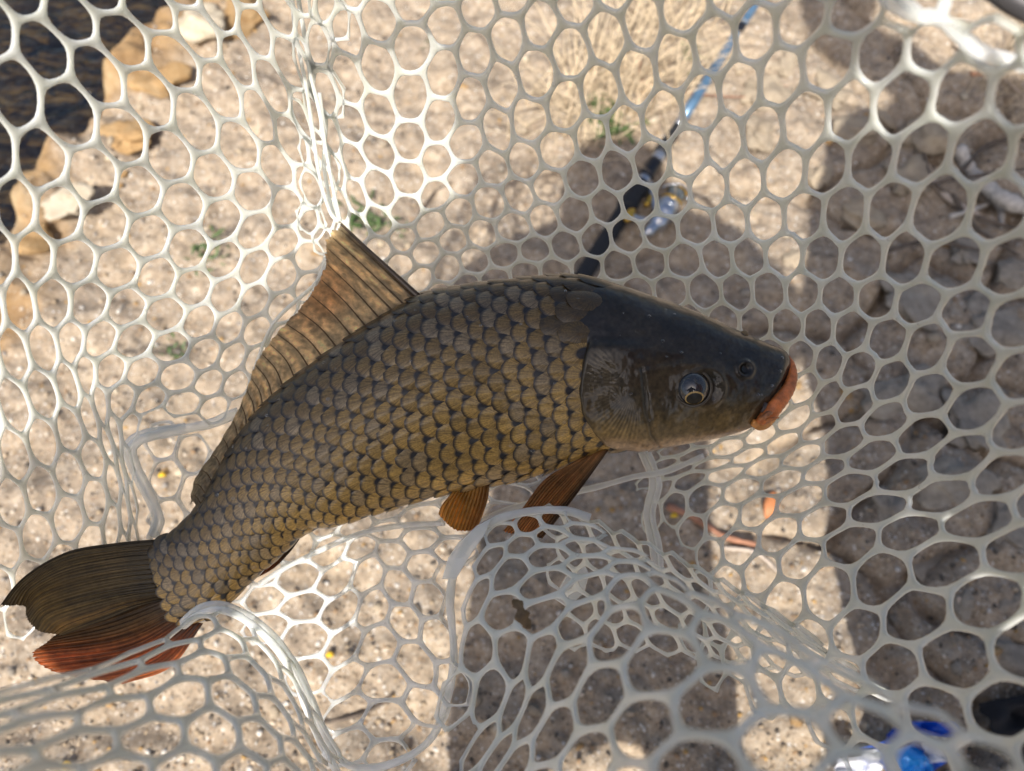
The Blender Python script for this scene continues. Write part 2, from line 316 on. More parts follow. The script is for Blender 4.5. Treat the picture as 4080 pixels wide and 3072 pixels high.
# ------------------------------------------------------------------ ground, water
SHORE_PX = [(470, -160), (440, -20), (345, 130), (245, 310), (120, 430), (55, 560), (-40, 700), (-420, 900)]
SHORE = [tuple(G(*p, -0.03)[:2]) for p in SHORE_PX]
SHORE = [(SHORE[0][0] + 1.5, SHORE[0][1] + 30)] + SHORE + [(SHORE[-1][0] - 30, SHORE[-1][1] - 6)]
crk = np.array([G(x, y)[:2] for x, y in rng.uniform((1750, -100), (2500, 1800), (34, 2))])
def ground_h(x, y):
    sd = poly_sd(x, y, SHORE)                       # positive = land side
    sd = sd + 0.03 * fbm(x * 7, y * 7, 3, 11)
    near = np.exp(-(x ** 2 + (y - 0.6) ** 2) / 9.0)
    h = 0.020 * fbm(x * 3.1, y * 3.1, 3, 1) + 0.013 * fbm(x * 14, y * 14, 4, 5) + 0.0045 * fbm(x * 60, y * 60, 3, 9)
    h += (1 - near) * 0.25 * fbm(x * 0.15, y * 0.15, 3, 21)
    # cracked hard crust on the right hand side
    wx = x + 0.03 * vnoise(x * 9, y * 9, 31); wy = y + 0.03 * vnoise(x * 9, y * 9, 37)
    d = np.sort(np.stack([np.hypot(wx - a, wy - b) for a, b in crk[:34]], -1), -1)
    edge = d[..., 1] - d[..., 0]
    cm = sstep(0.30, 0.46, x + 0.12 * y) * sstep(2.5, 1.5, np.abs(x)) * sstep(2.6, 1.8, np.abs(y))
    h -= cm * 0.022 * (1 - sstep(0.002, 0.014, edge)); h += cm * 0.012 * sstep(0.0, 0.05, edge)
    h = h + 0.035 * sstep(.16, .03, sd) * (.6 + .8 * fbm(x * 9, y * 9, 3, 51)) * (sd > -.1)
    land = sstep(-0.05, 0.02, sd)
    bed = -0.14 - 0.10 * np.clip(-sd, 0, 4) + 0.035 * fbm(x * 8, y * 8, 3, 15)
    return np.where(sd > 0.02, h, h * land + bed * (1 - land))
def axis(a, b, step):
    c = np.arange(a, b + 1e-6, step); out = [80, 40, 20, 10, 6, 4, 2.5, 1.5, 0.9, 0.5, 0.25, 0.1, 0.04]
    return np.concatenate([a - np.array(out), c, b + np.array(out[::-1])])
gx, gy = axis(-1.25, 1.25, 0.0055), axis(-0.2, 1.65, 0.0055)
X, Y = np.meshgrid(gx, gy, indexing='ij'); Z = ground_h(X, Y)
gv = np.stack([X, Y, Z], -1).reshape(-1, 3)
me = bpy.data.meshes.new('ground'); gf = grid_faces(len(gx), len(gy))
me.vertices.add(len(gv)); me.vertices.foreach_set('co', gv.ravel()); me.loops.add(gf.size); me.loops.foreach_set('vertex_index', gf[:, ::-1].ravel().astype(np.int32))
me.polygons.add(len(gf)); me.polygons.foreach_set('loop_start', np.arange(0, gf.size, 4, dtype=np.int32)); me.polygons.foreach_set('use_smooth', np.ones(len(gf), bool)); me.update(); me.validate()
for p_ in me.polygons[:1]:
    if p_.normal.z < 0: me.flip_normals()
_sd = poly_sd(gv[:, 0], gv[:, 1], SHORE); _m = sstep(.13, .0, _sd + .10 * fbm(gv[:, 0] * 6, gv[:, 1] * 6, 3, 41)) * .85
_c = me.color_attributes.new('Col', 'FLOAT_COLOR', 'POINT'); _a = np.ones((len(gv), 4)); _a[:, :3] = _m[:, None]; _c.data.foreach_set('color', _a.ravel())
tag(obj('ground', me, None, M_GROUND), kind='structure')
wx = np.concatenate([[-80, -30, -12, -5], np.linspace(-2.5, 0.2, 28), [3, 8]]); wy = np.concatenate([np.linspace(0.2, 3, 28), [6, 15, 40, 80]])
X, Y = np.meshgrid(wx, wy, indexing='ij')
tag(obj('water', mesh('water', np.stack([X, Y, np.full(X.shape, -0.055)], -1).reshape(-1, 3), grid_faces(len(wx), len(wy))), None, M_WATER), kind='structure')

def gz(x, y): return float(ground_h(np.array([x]), np.array([y]))[0])
def on_ground(px, py, dz=0.0):
    p = G(px, py)
    for _ in range(3): p = G(px, py, gz(p[0], p[1]))
    return np.array([p[0], p[1], p[2] + dz])

# ------------------------------------------------------------------ stones
def rock_mesh(name, seed, sub=3, rough=0.22, flat=1.0):
    bm = bmesh.new(); bmesh.ops.create_icosphere(bm, subdivisions=sub, radius=1)
    r = np.random.default_rng(seed)
    planes = r.normal(size=(9, 3)); planes /= np.linalg.norm(planes, axis=1)[:, None]; offs = r.uniform(0.62, 0.95, 9)
    for v in bm.verts:
        c = np.array(v.co)
        for n_, o_ in zip(planes, offs):
            e = c @ n_ - o_
            if e > 0: c = c - n_ * e * 0.9
        k = 1 + rough * float(fbm(np.array(c[0] * 1.7 + seed * 3.1 + c[2]), np.array(c[1] * 1.7 - c[2] * 1.3), 4, seed))
        v.co = c * k; v.co.z *= flat
    me = bpy.data.meshes.new(name); bm.to_mesh(me); bm.free(); me.polygons.foreach_set('use_smooth', [True] * len(me.polygons)); return me
ROCKS = [rock_mesh('rock', s, 4, 0.42) for s in range(6)]
rock_var = {}
def rock(px, py, wpx, ratio=0.8, height=0.5, rot=0.0, mt=M_ROCK, k=0, label='rounded tan rock half buried in the dirt bank', group='tan rocks in the bank', name='rock', sink=0.25):
    c = on_ground(px, py); dist = abs((c - CAM) @ FW); r = wpx * K / FPX * dist / 2
    key = (k, mt.name)
    if key not in rock_var:
        d = ROCKS[k % 6].copy(); d.materials.clear(); d.materials.append(mt); rock_var[key] = d
    o = obj(name, rock_var[key]); o.scale = (r, r * ratio, r * height); o.rotation_euler = (0.1 * math.sin(k), 0.1 * math.cos(k * 2), rot)
    o.location = (c[0], c[1], c[2] + r * height * (0.5 - sink)); tag(o, label, 'rock', group); return o
rock(432, 62, 125, 0.75, 0.55, 0.5, M_CREAM, 1, 'cream boulder at the edge of the water beside brown stone', None)
rock(515, 40, 120, 0.8, 0.5, 0.9, M_OCHRE, 2, 'rusty brown boulder beside the cream boulder by the water', None)
rock(345, 185, 120, 0.7, 0.45, 0.6, M_OCHRE, 3, 'orange brown ledge stone below the cream boulder', None)
rock(270, 300, 110, 0.8, 0.4, 0.2, M_OCHRE, 4, 'low ochre stone on the shoreline with wet foot', None)
rock(150, 435, 110, 0.7, 0.4, 0.7, M_CREAM, 5, 'pale yellow stone on the shoreline next to a dark gap', None)
rock(75, 525, 90, 0.7, 0.5, 1.0, M_OCHRE, 0, 'brown stone at the water edge under the pale yellow stone', None)
for i, (x, y, s, r) in enumerate([(60, 70, 150, .2), (150, 190, 170, 1.0), (40, 260, 140, .7), (170, 330, 120, 2.), (30, 430, 110, 1.4), (230, 90, 120, .4), (300, 30, 110, 1.1)]):
    c = G(x, y, -0.13); o = obj('rock', rock_var.setdefault((i % 6, 'bed'), ROCKS[i % 6].copy())); d = o.data
    if not d.materials: d.materials.append(M_OCHRE)
    rr = s * K / FPX * 1.35 / 2; o.scale = (rr, rr * .7, rr * .35); o.rotation_euler = (0, 0, r); o.location = c
    tag(o, 'algae brown stone lying under the shallow water', 'rock', 'stones under the water')
def tan_near(x, y):
    if x < 1720 and y < 300: return 'on the sunny bank close beside the blue rod blank'
    if x > 1940: return 'under the bleached driftwood on the upper bank'
    if y < 300: return 'in the shadow between rod blank and driftwood'
    return 'in the cracked dirt below the rod and driftwood gap'
def slab_near(x, y):
    if y < 720: return 'just below the driftwood'
    if y < 1000 and x > 2050: return 'with dark cracks around it under the net edge'
    if y < 1000: return 'beside the fish snout with dark gaps'
    if y < 1250: return 'in the shade right of the orange leaf'
    return 'near the black bag and blue packet'
for x, y, s, rt_, h, r, k in [(1650, 210, 120, .75, .45, .3, 1), (1700, 130, 90, .8, .4, 1., 2), (1790, 205, 110, .7, .4, 2., 3), (1835, 290, 100, .8, .5, .1, 4), (1765, 385, 60, .8, .6, .9, 5), (1905, 250, 120, .7, .35, .5, 0),
        (1640, 290, 90, .8, .5, 1.4, 2), (2000, 300, 130, .7, .4, .2, 1), (1960, 395, 110, .8, .45, 1.2, 3), (1870, 470, 90, .8, .4, 2.2, 4), (1720, 560, 70, .7, .4, .4, 5)]:
    rock(x, y, s, rt_, h, r, M_ROCK, k, 'tan rock ' + tan_near(x, y), 'tan rocks ' + tan_near(x, y))
for x, y, s, rt_, h, r, k in [(1985, 640, 170, .7, .25, .2, 0), (2120, 700, 180, .7, .3, .6, 1), (1960, 850, 180, .6, .35, .1, 2), (2110, 915, 170, .8, .35, 1.0, 3), (1950, 960, 150, .8, .4, 2., 4), (2060, 1040, 170, .7, .3, .3, 5),
        (2170, 1120, 140, .8, .35, .7, 0), (1930, 1105, 110, .7, .35, 1.5, 2), (1840, 800, 90, .7, .35, .9, 1), (1850, 900, 80, .7, .35, .9, 4), (2000, 1210, 130, .7, .25, .4, 3), (2160, 1400, 130, .8, .4, .2, 1), (2080, 1300, 70, .8, .5, 1.2, 5), (2200, 1290, 100, .7, .4, 0.2, 2), (1940, 1340, 40, .8, .6, 0, 3), (1960, 1560, 60, .8, .5, 0.7, 2), (2100, 540, 120, .7, .3, .9, 3), (2200, 590, 110, .7, .35, .1, 4)]:
    rock(x, y, s, rt_, h, r, M_GREYROCK, k, 'flat grey brown slab ' + slab_near(x, y), 'flat slabs ' + slab_near(x, y), sink=.62)
# small stones: separate things
pm = [rock_mesh('pebble', 20 + s, 2, 0.15) for s in range(5)]
PEB = {}
for i in range(150):
    x, y = rng.uniform(-50, 2260), rng.uniform(100, 1700)
    c = on_ground(x, y)
    if poly_sd(c[0], c[1], SHORE) < 0.06: continue
    mt = [M_ROCK, M_CREAM, M_GREYROCK, M_ROCK, M_OCHRE][int(rng.integers(5))]; k = int(rng.integers(5))
    if (k, mt.name) not in PEB:
        d = pm[k].copy(); d.materials.clear(); d.materials.append(mt); PEB[(k, mt.name)] = d
    r = rng.uniform(0.005, 0.0125) * (0.8 if x < 900 else 1)
    o = obj('pebble', PEB[(k, mt.name)]); o.scale = (r, r * rng.uniform(.6, .9), r * rng.uniform(.5, .8)); o.rotation_euler = (0, 0, rng.uniform(0, 6.28)); o.location = c + np.array([0, 0, r * .2])
    nm = {'sandstone': 'tan', 'cream_stone': 'cream', 'grey_stone': 'grey', 'ochre_stone': 'ochre'}[mt.name]
    LM = {'by the low weed left of the fish': (450, 550), 'by the bright weed behind the dorsal fin': (800, 480), 'by the dry grass and weed': (1310, 260), 'near the reel of the rod': (1450, 450), 'near the driftwood': (2090, 430), 'near the reddish stem': (1550, 1150), 'near the blue packet': (1980, 1620), 'on the gravel under the tail': (250, 1400), 'on the gravel below the belly': (800, 1450), 'near the little pale sprout': (380, 760), 'near the orange shore stones': (330, 330), 'beside the snout of the fish': (1850, 800), 'in the shade right of the orange leaf': (2000, 1150)}
    nr_lm = min(LM, key=lambda q: (LM[q][0] - x) ** 2 + (LM[q][1] - y) ** 2)
    tag(o, f'small {nm} pebble {nr_lm}', 'pebble', f'{nm} pebbles {nr_lm}')
# fine gravel: nobody could count it
bm = bmesh.new(); bmesh.ops.create_icosphere(bm, subdivisions=1, radius=1); bv = np.array([v.co[:] for v in bm.verts]); bf = np.array([[v.index for v in f.verts] for f in bm.faces]); bm.free()
N = 17000
pxs = rng.uniform(-120, 2330, N); pys = rng.uniform(-60, 1780, N)
kd = (pxs > 900) & (pys < 700) & (rng.random(N) < .5); pxs, pys = pxs[~kd], pys[~kd]; N = len(pxs)
gp = G(pxs, pys); ok = poly_sd(gp[:, 0], gp[:, 1], SHORE) > 0.03; gp = gp[ok]; N = len(gp); gp[:, 2] = ground_h(gp[:, 0], gp[:, 1])
rad = 0.0012 + 0.0036 * rng.random(N) ** 3
an = rng.uniform(0, 6.28, N); sx, sy, sz = rad, rad * rng.uniform(.55, 1, N), rad * rng.uniform(.5, .9, N)
jit = 1 + 0.18 * rng.normal(size=(N, len(bv), 1)); bb = bv[None] * jit
lx, ly, lz = bb[..., 0] * sx[:, None], bb[..., 1] * sy[:, None], bb[..., 2] * sz[:, None]
V = np.stack([lx * np.cos(an)[:, None] - ly * np.sin(an)[:, None], lx * np.sin(an)[:, None] + ly * np.cos(an)[:, None], lz], -1) + gp[:, None] + np.array([0, 0, 0.0006])
Fc = (bf[None] + (np.arange(N) * len(bv))[:, None, None]).reshape(-1, 3)
me = bpy.data.meshes.new('gravel'); V = V.reshape(-1, 3); me.vertices.add(len(V)); me.vertices.foreach_set('co', V.ravel()); me.loops.add(Fc.size); me.loops.foreach_set('vertex_index', Fc.ravel().astype(np.int32))
me.polygons.add(len(Fc)); me.polygons.foreach_set('loop_start', np.arange(0, Fc.size, 3, dtype=np.int32)); me.update(); me.validate()
tag(obj('gravel', me, None, M_GRAVEL), 'fine mixed gravel strewn over the sandy bank', 'gravel', None, 'stuff')

# ------------------------------------------------------------------ dry grass, weeds, driftwood, twigs, litter
def tuft(name, px, py, n, length, spread, lean, mt, label, cat, group=None, width=0.0021, seed=0, curl=0.8):
    r = np.random.default_rng(seed); c = on_ground(px, py); parts = []
    for i in range(n):
        b = c + np.append(r.normal(0, spread, 2), 0.0); b[2] = gz(b[0], b[1]) - 0.004
        a = r.normal(lean, 1.3); L = length * r.uniform(.3, 1.15); h = r.uniform(.1, .9); t = np.linspace(0, 1, 7)
        out = L * t ** (1.2); zz = L * h * np.sin(np.pi * np.minimum(t * curl, 1) * .85)
        side = L * 0.15 * r.normal() * t ** 2
        pts = b + np.stack([np.cos(a) * out - np.sin(a) * side, np.sin(a) * out + np.cos(a) * side, zz], -1)
        pts[:, 2] = np.maximum(pts[:, 2], c[2] + 0.001)
        parts.append(tube(pts, width * r.uniform(.6, 1.2) * (1 - t * .85), 4, 0.4))
    root = empty(name, c); v, f = join(parts); child('blades', v, f, root, mt); tag(root, label, cat, group); return root
tuft('dry_grass_tuft', 1330, 200, 170, 0.20, 0.055, 1.1, M_STRAW, 'large tuft of bleached dry grass beside the fishing rod', 'grass', seed=1)
tuft('dry_grass_tuft', 1240, 270, 70, 0.13, 0.045, 2.2, M_STRAW, 'smaller tuft of dry grass below the large straw tuft', 'grass', seed=2)
tuft('dry_grass_tuft', 1420, 60, 90, 0.17, 0.05, 1.3, M_STRAW, 'straw tuft between the large tuft and the rod blank', 'grass', seed=3)
tuft('dry_grass_tuft', 2150, 200, 90, 0.16, 0.05, -.6, M_STRAW, 'sparse dry stalks beside the driftwood on the rocks', 'grass', seed=4, width=0.001)
def weed(px, py, n, size, label, seed):
    r = np.random.default_rng(seed); c = on_ground(px, py); V, Fc, k = [], [], 0
    for i in range(n):
        b = c + np.append(r.normal(0, size * .45, 2), r.uniform(0.0, size * .5)); a = r.uniform(0, 6.28); L = size * r.uniform(.2, .6); wd = L * .13; up = r.uniform(.1, .9)
        d = np.array([math.cos(a), math.sin(a), up]); s = np.array([-math.sin(a), math.cos(a), 0])
        t = np.array([0, .35, .7, 1]); wdt = wd * np.array([.25, 1, .75, .05])
        pl = b + d * (L * t)[:, None] - np.array([0, 0, 1]) * (L * .35 * t ** 2)[:, None]
        V += [pl - s * wdt[:, None], pl + s * wdt[:, None] + np.array([0, 0, .0006])]
        Fc += [(k + j, k + j + 1, k + 5 + j, k + 4 + j) for j in range(3)]; k += 8
    root = empty('weed', c); child('leaves', np.vstack(V), Fc, root, M_GREEN); tag(root, label, 'weed')
weed(1315, 285, 90, 0.05, 'dark green weed at the foot of the dry grass', 1)
weed(1285, 250, 40, 0.04, 'small green sprout inside the dry grass', 11)
weed(790, 480, 55, 0.045, 'bright green weed behind the dorsal fin', 2)
weed(850, 495, 30, 0.03, 'tiny green seedling right of the bright weed', 3)
weed(455, 545, 45, 0.035, 'low green weed on bare stone left of the fish', 4)
weed(380, 760, 28, 0.028, 'little pale green sprout below the low weed', 5)
weed(1490, 135, 22, 0.035, 'green sprig touching the rod blank', 6)
weed(930, 100, 12, 0.02, 'sparse moss speck on the sunny upper bank', 7)

def stick(name, pts, r0, r1, mt, label, cat, group=None, n=24, seg=8, flat=1.0, wob=0.12, lift=0.006):
    q = catmull([on_ground(x, y, lift + (z if z else 0)) for x, y, *zz in pts for z in [zz[0] if zz else 0]], n)
    r = np.linspace(r0, r1, n) * (1 + wob * np.sin(np.arange(n) * 1.9 + r0 * 900) + wob * np.sin(np.arange(n) * .83))
    v, f = tube(q, r, seg, flat); c = q[0].copy(); root = None
    o = obj(name, mesh(name, v - c, f), None, mt); o.location = c; tag(o, label, cat, group); return o
stick('driftwood', [(2058, 330), (2085, 380), (2125, 420), (2170, 450), (2230, 470)], .013, .017, M_DRIFT, 'thick bleached driftwood branch on the shaded rocks', 'driftwood', flat=.7, lift=.016)
stick('driftwood', [(2125, 425, .01), (2150, 460, .008), (2158, 498)], .009, .003, M_DRIFT, 'short forked bleached stick under the thick driftwood', 'driftwood')
stick('driftwood', [(2000, 385), (2035, 425), (2080, 455), (2110, 470)], .006, .004, M_PALETWIG, 'thin grey stick left of the thick driftwood', 'driftwood')
stick('driftwood', [(2040, 480), (2090, 465), (2130, 450)], .004, .003, M_DRIFT, 'short pale stick lying across the dark twigs', 'driftwood', lift=.014)
for i, p in enumerate([[(1985, 330), (2010, 400), (2060, 440), (2080, 470)], [(2050, 430), (2100, 500), (2190, 560)], [(2100, 480), (2160, 500), (2220, 520)], [(1960, 420), (2060, 400), (2200, 380)], [(2060, 390), (2120, 330), (2200, 320)], [(1900, 560), (1990, 540), (2110, 560)]]):
    stick('twig', p, .004, .0025, M_TWIG, 'dark brown twig tangled round the driftwood', 'twig', 'dark twigs by the driftwood', lift=.008 + .003 * i)
stick('twig', [(1440, 1095), (1500, 1122), (1560, 1160), (1630, 1178)], .0055, .004, M_REDTWIG, 'reddish brown stem lying under the net near the fish chin', 'twig')
stick('twig', [(1560, 1185), (1620, 1192), (1650, 1210), (1675, 1235)], .003, .002, M_PALETWIG, 'pale bent stem just below the reddish stem', 'twig')
stick('twig', [(2060, 100), (2120, 140), (2230, 230)], .0022, .0015, M_PALETWIG, 'thin pale stalk on the rocks near the net frame', 'twig')
stick('twig', [(1990, 55), (2080, 50), (2200, 75)], .0022, .0012, M_PALETWIG, 'fine white root on the sunlit dirt by the frame', 'twig')
stick('twig', [(2095, 165), (2140, 165), (2175, 150)], .006, .003, M_REDTWIG, 'short woody chip beside the white root', 'twig', flat=.5)
stick('twig', [(2065, 1290), (2072, 1330), (2078, 1370)], .0022, .0015, M_PALETWIG, 'short pale straw on the shaded ground', 'twig')
stick('twig', [(700, 1560), (760, 1550), (820, 1525), (850, 1500)], .003, .002, M_TWIG, 'thin grey brown stem on the sunny gravel below the fish', 'twig')
stick('twig', [(1380, 130), (1400, 190), (1600, 215), (1700, 190)], .0018, .001, M_REDTWIG, 'thin red stalk crossing under the rod blank', 'twig')
stick('twig', [(905, 470), (940, 420), (975, 400)], .003, .0015, M_TWIG, 'small brown stalk next to the green weeds', 'twig')
for i, (x, y) in enumerate([(352, 1031), (713, 1418), (148, 1655), (1455, 1118), (520, 1250)]):
    c = on_ground(x, y, .002); v, f = tube(np.array([c + np.array([t * .011 - .005, 0.002 * math.sin(3 * t), .002 + .003 * math.sin(3.1 * t)]) for t in np.linspace(0, 1, 6)]), .0042 * np.sin(np.linspace(.3, 2.9, 6)), 8, .3)
    o = obj('petal', mesh('petal', v - c, f), None, M_PETAL); o.location = c; tag(o, 'tiny yellow petal fallen on the gravel', 'petal', 'yellow petals on the gravel')
c = on_ground(1662, 1092, .004); t = np.linspace(0, 1, 9)
v, f = tube(np.stack([c[0] + (t - .5) * .018, c[1] + (t - .5) * .04, c[2] + .006 * np.sin(t * 3)], -1), .011 * np.sin(.15 + t * 2.85), 10, .25)
o = obj('dead_leaf', mesh('dead_leaf', v - c, f), None, M_LEAF); o.location = c; tag(o, 'orange dead leaf beside the reddish stem', 'leaf')

# crumpled blue packet
def sheet(fn, n, m, thick=.0006):
    a, b = np.meshgrid(np.linspace(0, 1, n), np.linspace(0, 1, m), indexing='ij'); p = fn(a, b); f = grid_faces(n, m)
    q = p - np.array([0, 0, thick]); v = np.vstack([p.reshape(-1, 3), q.reshape(-1, 3)])
    return v, [tuple(x) for x in f] + [tuple(x[::-1] + n * m) for x in f]
c = on_ground(1985, 1650); root = empty('crumpled_packet', c)
def pk(x0, y0, x1, y1, x2, y2, x3, y3, h, s):
    def fn(a, b):
        x = (x0 * (1 - a) + x1 * a) * (1 - b) + (x3 * (1 - a) + x2 * a) * b; y = (y0 * (1 - a) + y1 * a) * (1 - b) + (y3 * (1 - a) + y2 * a) * b
        z = h + .014 * fbm(a * 3 + s, b * 3, 2, s) + .012 * np.sin(a * 3.1) ; g_ = G(x.ravel(), y.ravel(), 0.02).reshape(*x.shape, 3); g_[..., 2] += z; return g_
    return sheet(fn, 14, 10)
child('blue_panel', *pk(1851, 1618, 1935, 1570, 2055, 1630, 1935, 1690, 0.014, 1), root, M_BLUE, smooth=False)
child('blue_flap', *pk(1935, 1558, 2025, 1558, 2037, 1596, 1965, 1588, 0.024, 2), root, M_BLUE, smooth=False)
child('light_blue_band', *pk(1893, 1618, 1965, 1592, 2007, 1678, 1911, 1714, 0.026, 3), root, M_LBLUE, smooth=False)
child('white_panel', *pk(1797, 1636, 1881, 1618, 1917, 1690, 1803, 1714, 0.012, 4), root, M_WFOIL, smooth=False)
child('white_label', *pk(1953, 1600, 1983, 1596, 2005, 1636, 1965, 1644, 0.04, 5), root, M_WFOIL, smooth=False)
tag(root, 'crumpled shiny blue and white packet on the shaded dirt', 'packet')
def cl(a, b):
    x = 2075 + 330 * a + 60 * b; y = 1520 + 190 * b - 50 * np.sin(a * 2.2) + 30 * a
    g_ = G(x.ravel(), y.ravel(), 0.0).reshape(*x.shape, 3); g_[..., 2] += .022 + .05 * np.sin(a * 3.14 * .9 + .3) * (.6 + .4 * np.sin(b * 9 + a * 4)) + .018 * fbm(a * 5, b * 5, 3, 71); return g_
c = on_ground(2150, 1560); v, f = sheet(cl, 40, 26, .002); o = obj('black_bag', mesh('black_bag', v - c, f), None, M_CLOTH); o.location = c; tag(o, 'crumpled black cloth bag beside the blue packet', 'bag')

# ------------------------------------------------------------------ fishing rod with reel
def rodpt(px, py, z=0.03): return G(px, py, z)
R0, R1 = rodpt(1130, 800), rodpt(1650, -20); ax = (R1 - R0) / np.linalg.norm(R1 - R0)
def rp(px, py):                                # nearest point of the rod axis to a pixel
    q = rodpt(px, py); return R0 + ax * ((q - R0) @ ax)
rod = empty('fishing_rod', R0)
tag(rod, 'black handled spinning rod with gold and silver reel lying on the bank', 'fishing rod')
def seg(name, a, b, ra, rb, mt, n=6, parent=None, prof=None):
    t = np.linspace(0, 1, n)[:, None]; v, f = tube(a + (b - a) * t, np.interp(t[:, 0], [0, 1], [ra, rb]) * (1 if prof is None else prof(t[:, 0])), 20); return child(name, v, f, parent or rod, mt)
seg('rear_grip', rp(1120, 815), rp(1372, 420), .0135, .0145, M_BLACK, 20)
seg('reel_seat', rp(1352, 452), rp(1386, 398), .0165, .0160, M_BLACK, 10, prof=lambda t: 1 + .08 * np.sin(t * 9))
seg('locking_ring', rp(1386, 398), rp(1394, 386), .0125, .0125, M_SILVER)
seg('reel_seat_hood', rp(1394, 386), rp(1418, 350), .0140, .0130, M_DARKM, 8)
seg('winding_check', rp(1418, 350), rp(1428, 335), .0125, .0120, M_SILVER)
seg('fore_grip', rp(1428, 335), rp(1468, 275), .0140, .0090, M_BLACK, 14)
seg('blank_ferrule', rp(1468, 275), rp(1478, 258), .0102, .0100, M_SILVER)
seg('blank', rp(1478, 258), rp(1478, 258) + ax * 1.6, .0098, .0050, M_BLANK, 20)
seg('thread_wrap', rp(1595, 78), rp(1608, 58), .0104, .0102, M_DARKM)
# reel hangs to the right of the seat, axis parallel to the rod
up_ = np.array([0, 0, 1.]); side = np.cross(ax, up_); side /= np.linalg.norm(side)
def rl(u, s, z=0.0): return rp(1375, 415) + ax * u * .92 + side * s * .92 + up_ * z
v, f = tube(catmull([rl(.035, .012), rl(.01, .03), rl(-.015, .046), rl(-.03, .056)], 14), [.006] * 14, 10, .6); child('reel_foot', v, f, rod, M_SILVER)
v, f = tube(catmull([rl(-.085, .050), rl(-.075, .058), rl(-.05, .064), rl(-.03, .066), rl(-.012, .066)], 20), np.array([.004, .010, .0165, .020, .021])[np.linspace(0, 4, 20).astype(int)], 16); body = child('reel_body', v, f, rod, M_SILVER)
seg('rotor', rl(-.012, .066), rl(.004, .066), .021, .020, M_SILVER, 6)
sp = seg('spool', rl(.004, .066), rl(.036, .066), .0185, .017, M_SPOOL, 8, prof=lambda t: 1 - .18 * np.sin(t * 3.14))
seg('spool_rim', rl(.036, .066), rl(.041, .066), .0200, .019, M_GOLD, 5)
seg('spool_skirt', rl(.004, .066), rl(.011, .066), .0200, .0198, M_GOLD, 4)
seg('line_roller', rl(.03, .090), rl(.045, .093), .0055, .005, M_SILVER, 4)
th = np.linspace(-.9, 2.4, 20); v, f = tube(np.stack([rl(.012, .066) + .030 * (math.cos(a) * side + math.sin(a) * up_) + ax * .016 * math.sin(a * 1.1 + .4) for a in th]), .0017, 8); child('bail_arm', v, f, rod, M_SILVER)
v, f = tube(catmull([rl(-.045, .05), rl(-.052, .036), rl(-.062, .022, .01), rl(-.066, .018, .012)], 12), [.0042] * 12, 10); hd = child('crank', v, f, rod, M_SILVER)
v, f = tube(catmull([rl(-.052, .018, .014), rl(-.062, .016, .015), rl(-.076, .017, .014), rl(-.082, .019, .014)], 12), .0075 * np.sin(np.linspace(.5, 2.7, 12)), 12); child('crank_knob', v, f, rod, M_GOLD)
v, f = tube(catmull([rl(-.02, .028), rl(-.008, .030), rl(.004, .027)], 8), .005, 8); child('gold_trim', v, f, rod, M_GOLD)

# ------------------------------------------------------------------ the carp
ST = [((1706, 779), (1655, 900), .009), ((1692, 757), (1620, 923), .016), ((1655, 741), (1580, 938), .021), ((1600, 718), (1530, 950), .026), ((1540, 691), (1480, 959), .030), ((1470, 662), (1430, 968), .033),
      ((1400, 638), (1385, 975), .035), ((1320, 612), (1340, 973), .036), ((1250, 600), (1290, 976), .036), ((1170, 602), (1220, 1003), .036), ((1080, 610), (1140, 1029), .036), ((1000, 622), (1060, 1045), .035),
      ((920, 638), (980, 1060), .034), ((840, 680), (900, 1080), .032), ((760, 730), (820, 1104), .030), ((680, 787), (745, 1127), .027), ((610, 843), (690, 1137), .0245), ((555, 900), (650, 1158), .022),
      ((512, 957), (615, 1190), .0195), ((475, 1018), (583, 1218), .017), ((440, 1078), (550, 1246), .0148), ((405, 1122), (515, 1280), .0128), ((375, 1150), (470, 1322), .011), ((345, 1165), (405, 1342), .008), ((325, 1185), (375, 1330), .003)]
SD = np.array([s[0] for s in ST], float); SV = np.array([s[1] for s in ST], float); SW = np.array([[s[2]] for s in ST])
NT = len(ST) - 1
def st_eval(arr, t):
    p = arr; q = np.vstack([2 * p[0] - p[1], p, 2 * p[-1] - p[-2]]); t = np.clip(t, 0, NT); i = np.minimum(t.astype(int), NT - 1); u = (t - i)[:, None]
    a, b, c, d = q[i], q[i + 1], q[i + 2], q[i + 3]
    return 0.5 * (2 * b + (c - a) * u + (2 * a - 5 * b + 4 * c - d) * u ** 2 + (3 * b - a - 3 * c + d) * u ** 3)
NV = -FW
GILL = [(1262, 742), (1250, 775), (1243, 815), (1240, 850), (1248, 890), (1268, 925), (1300, 958), (1330, 975)]
PREOP = [(1362, 800), (1368, 840), (1374, 885), (1390, 932), (1415, 962)]
EYE = (1495, 838); NOS = (1581, 799)
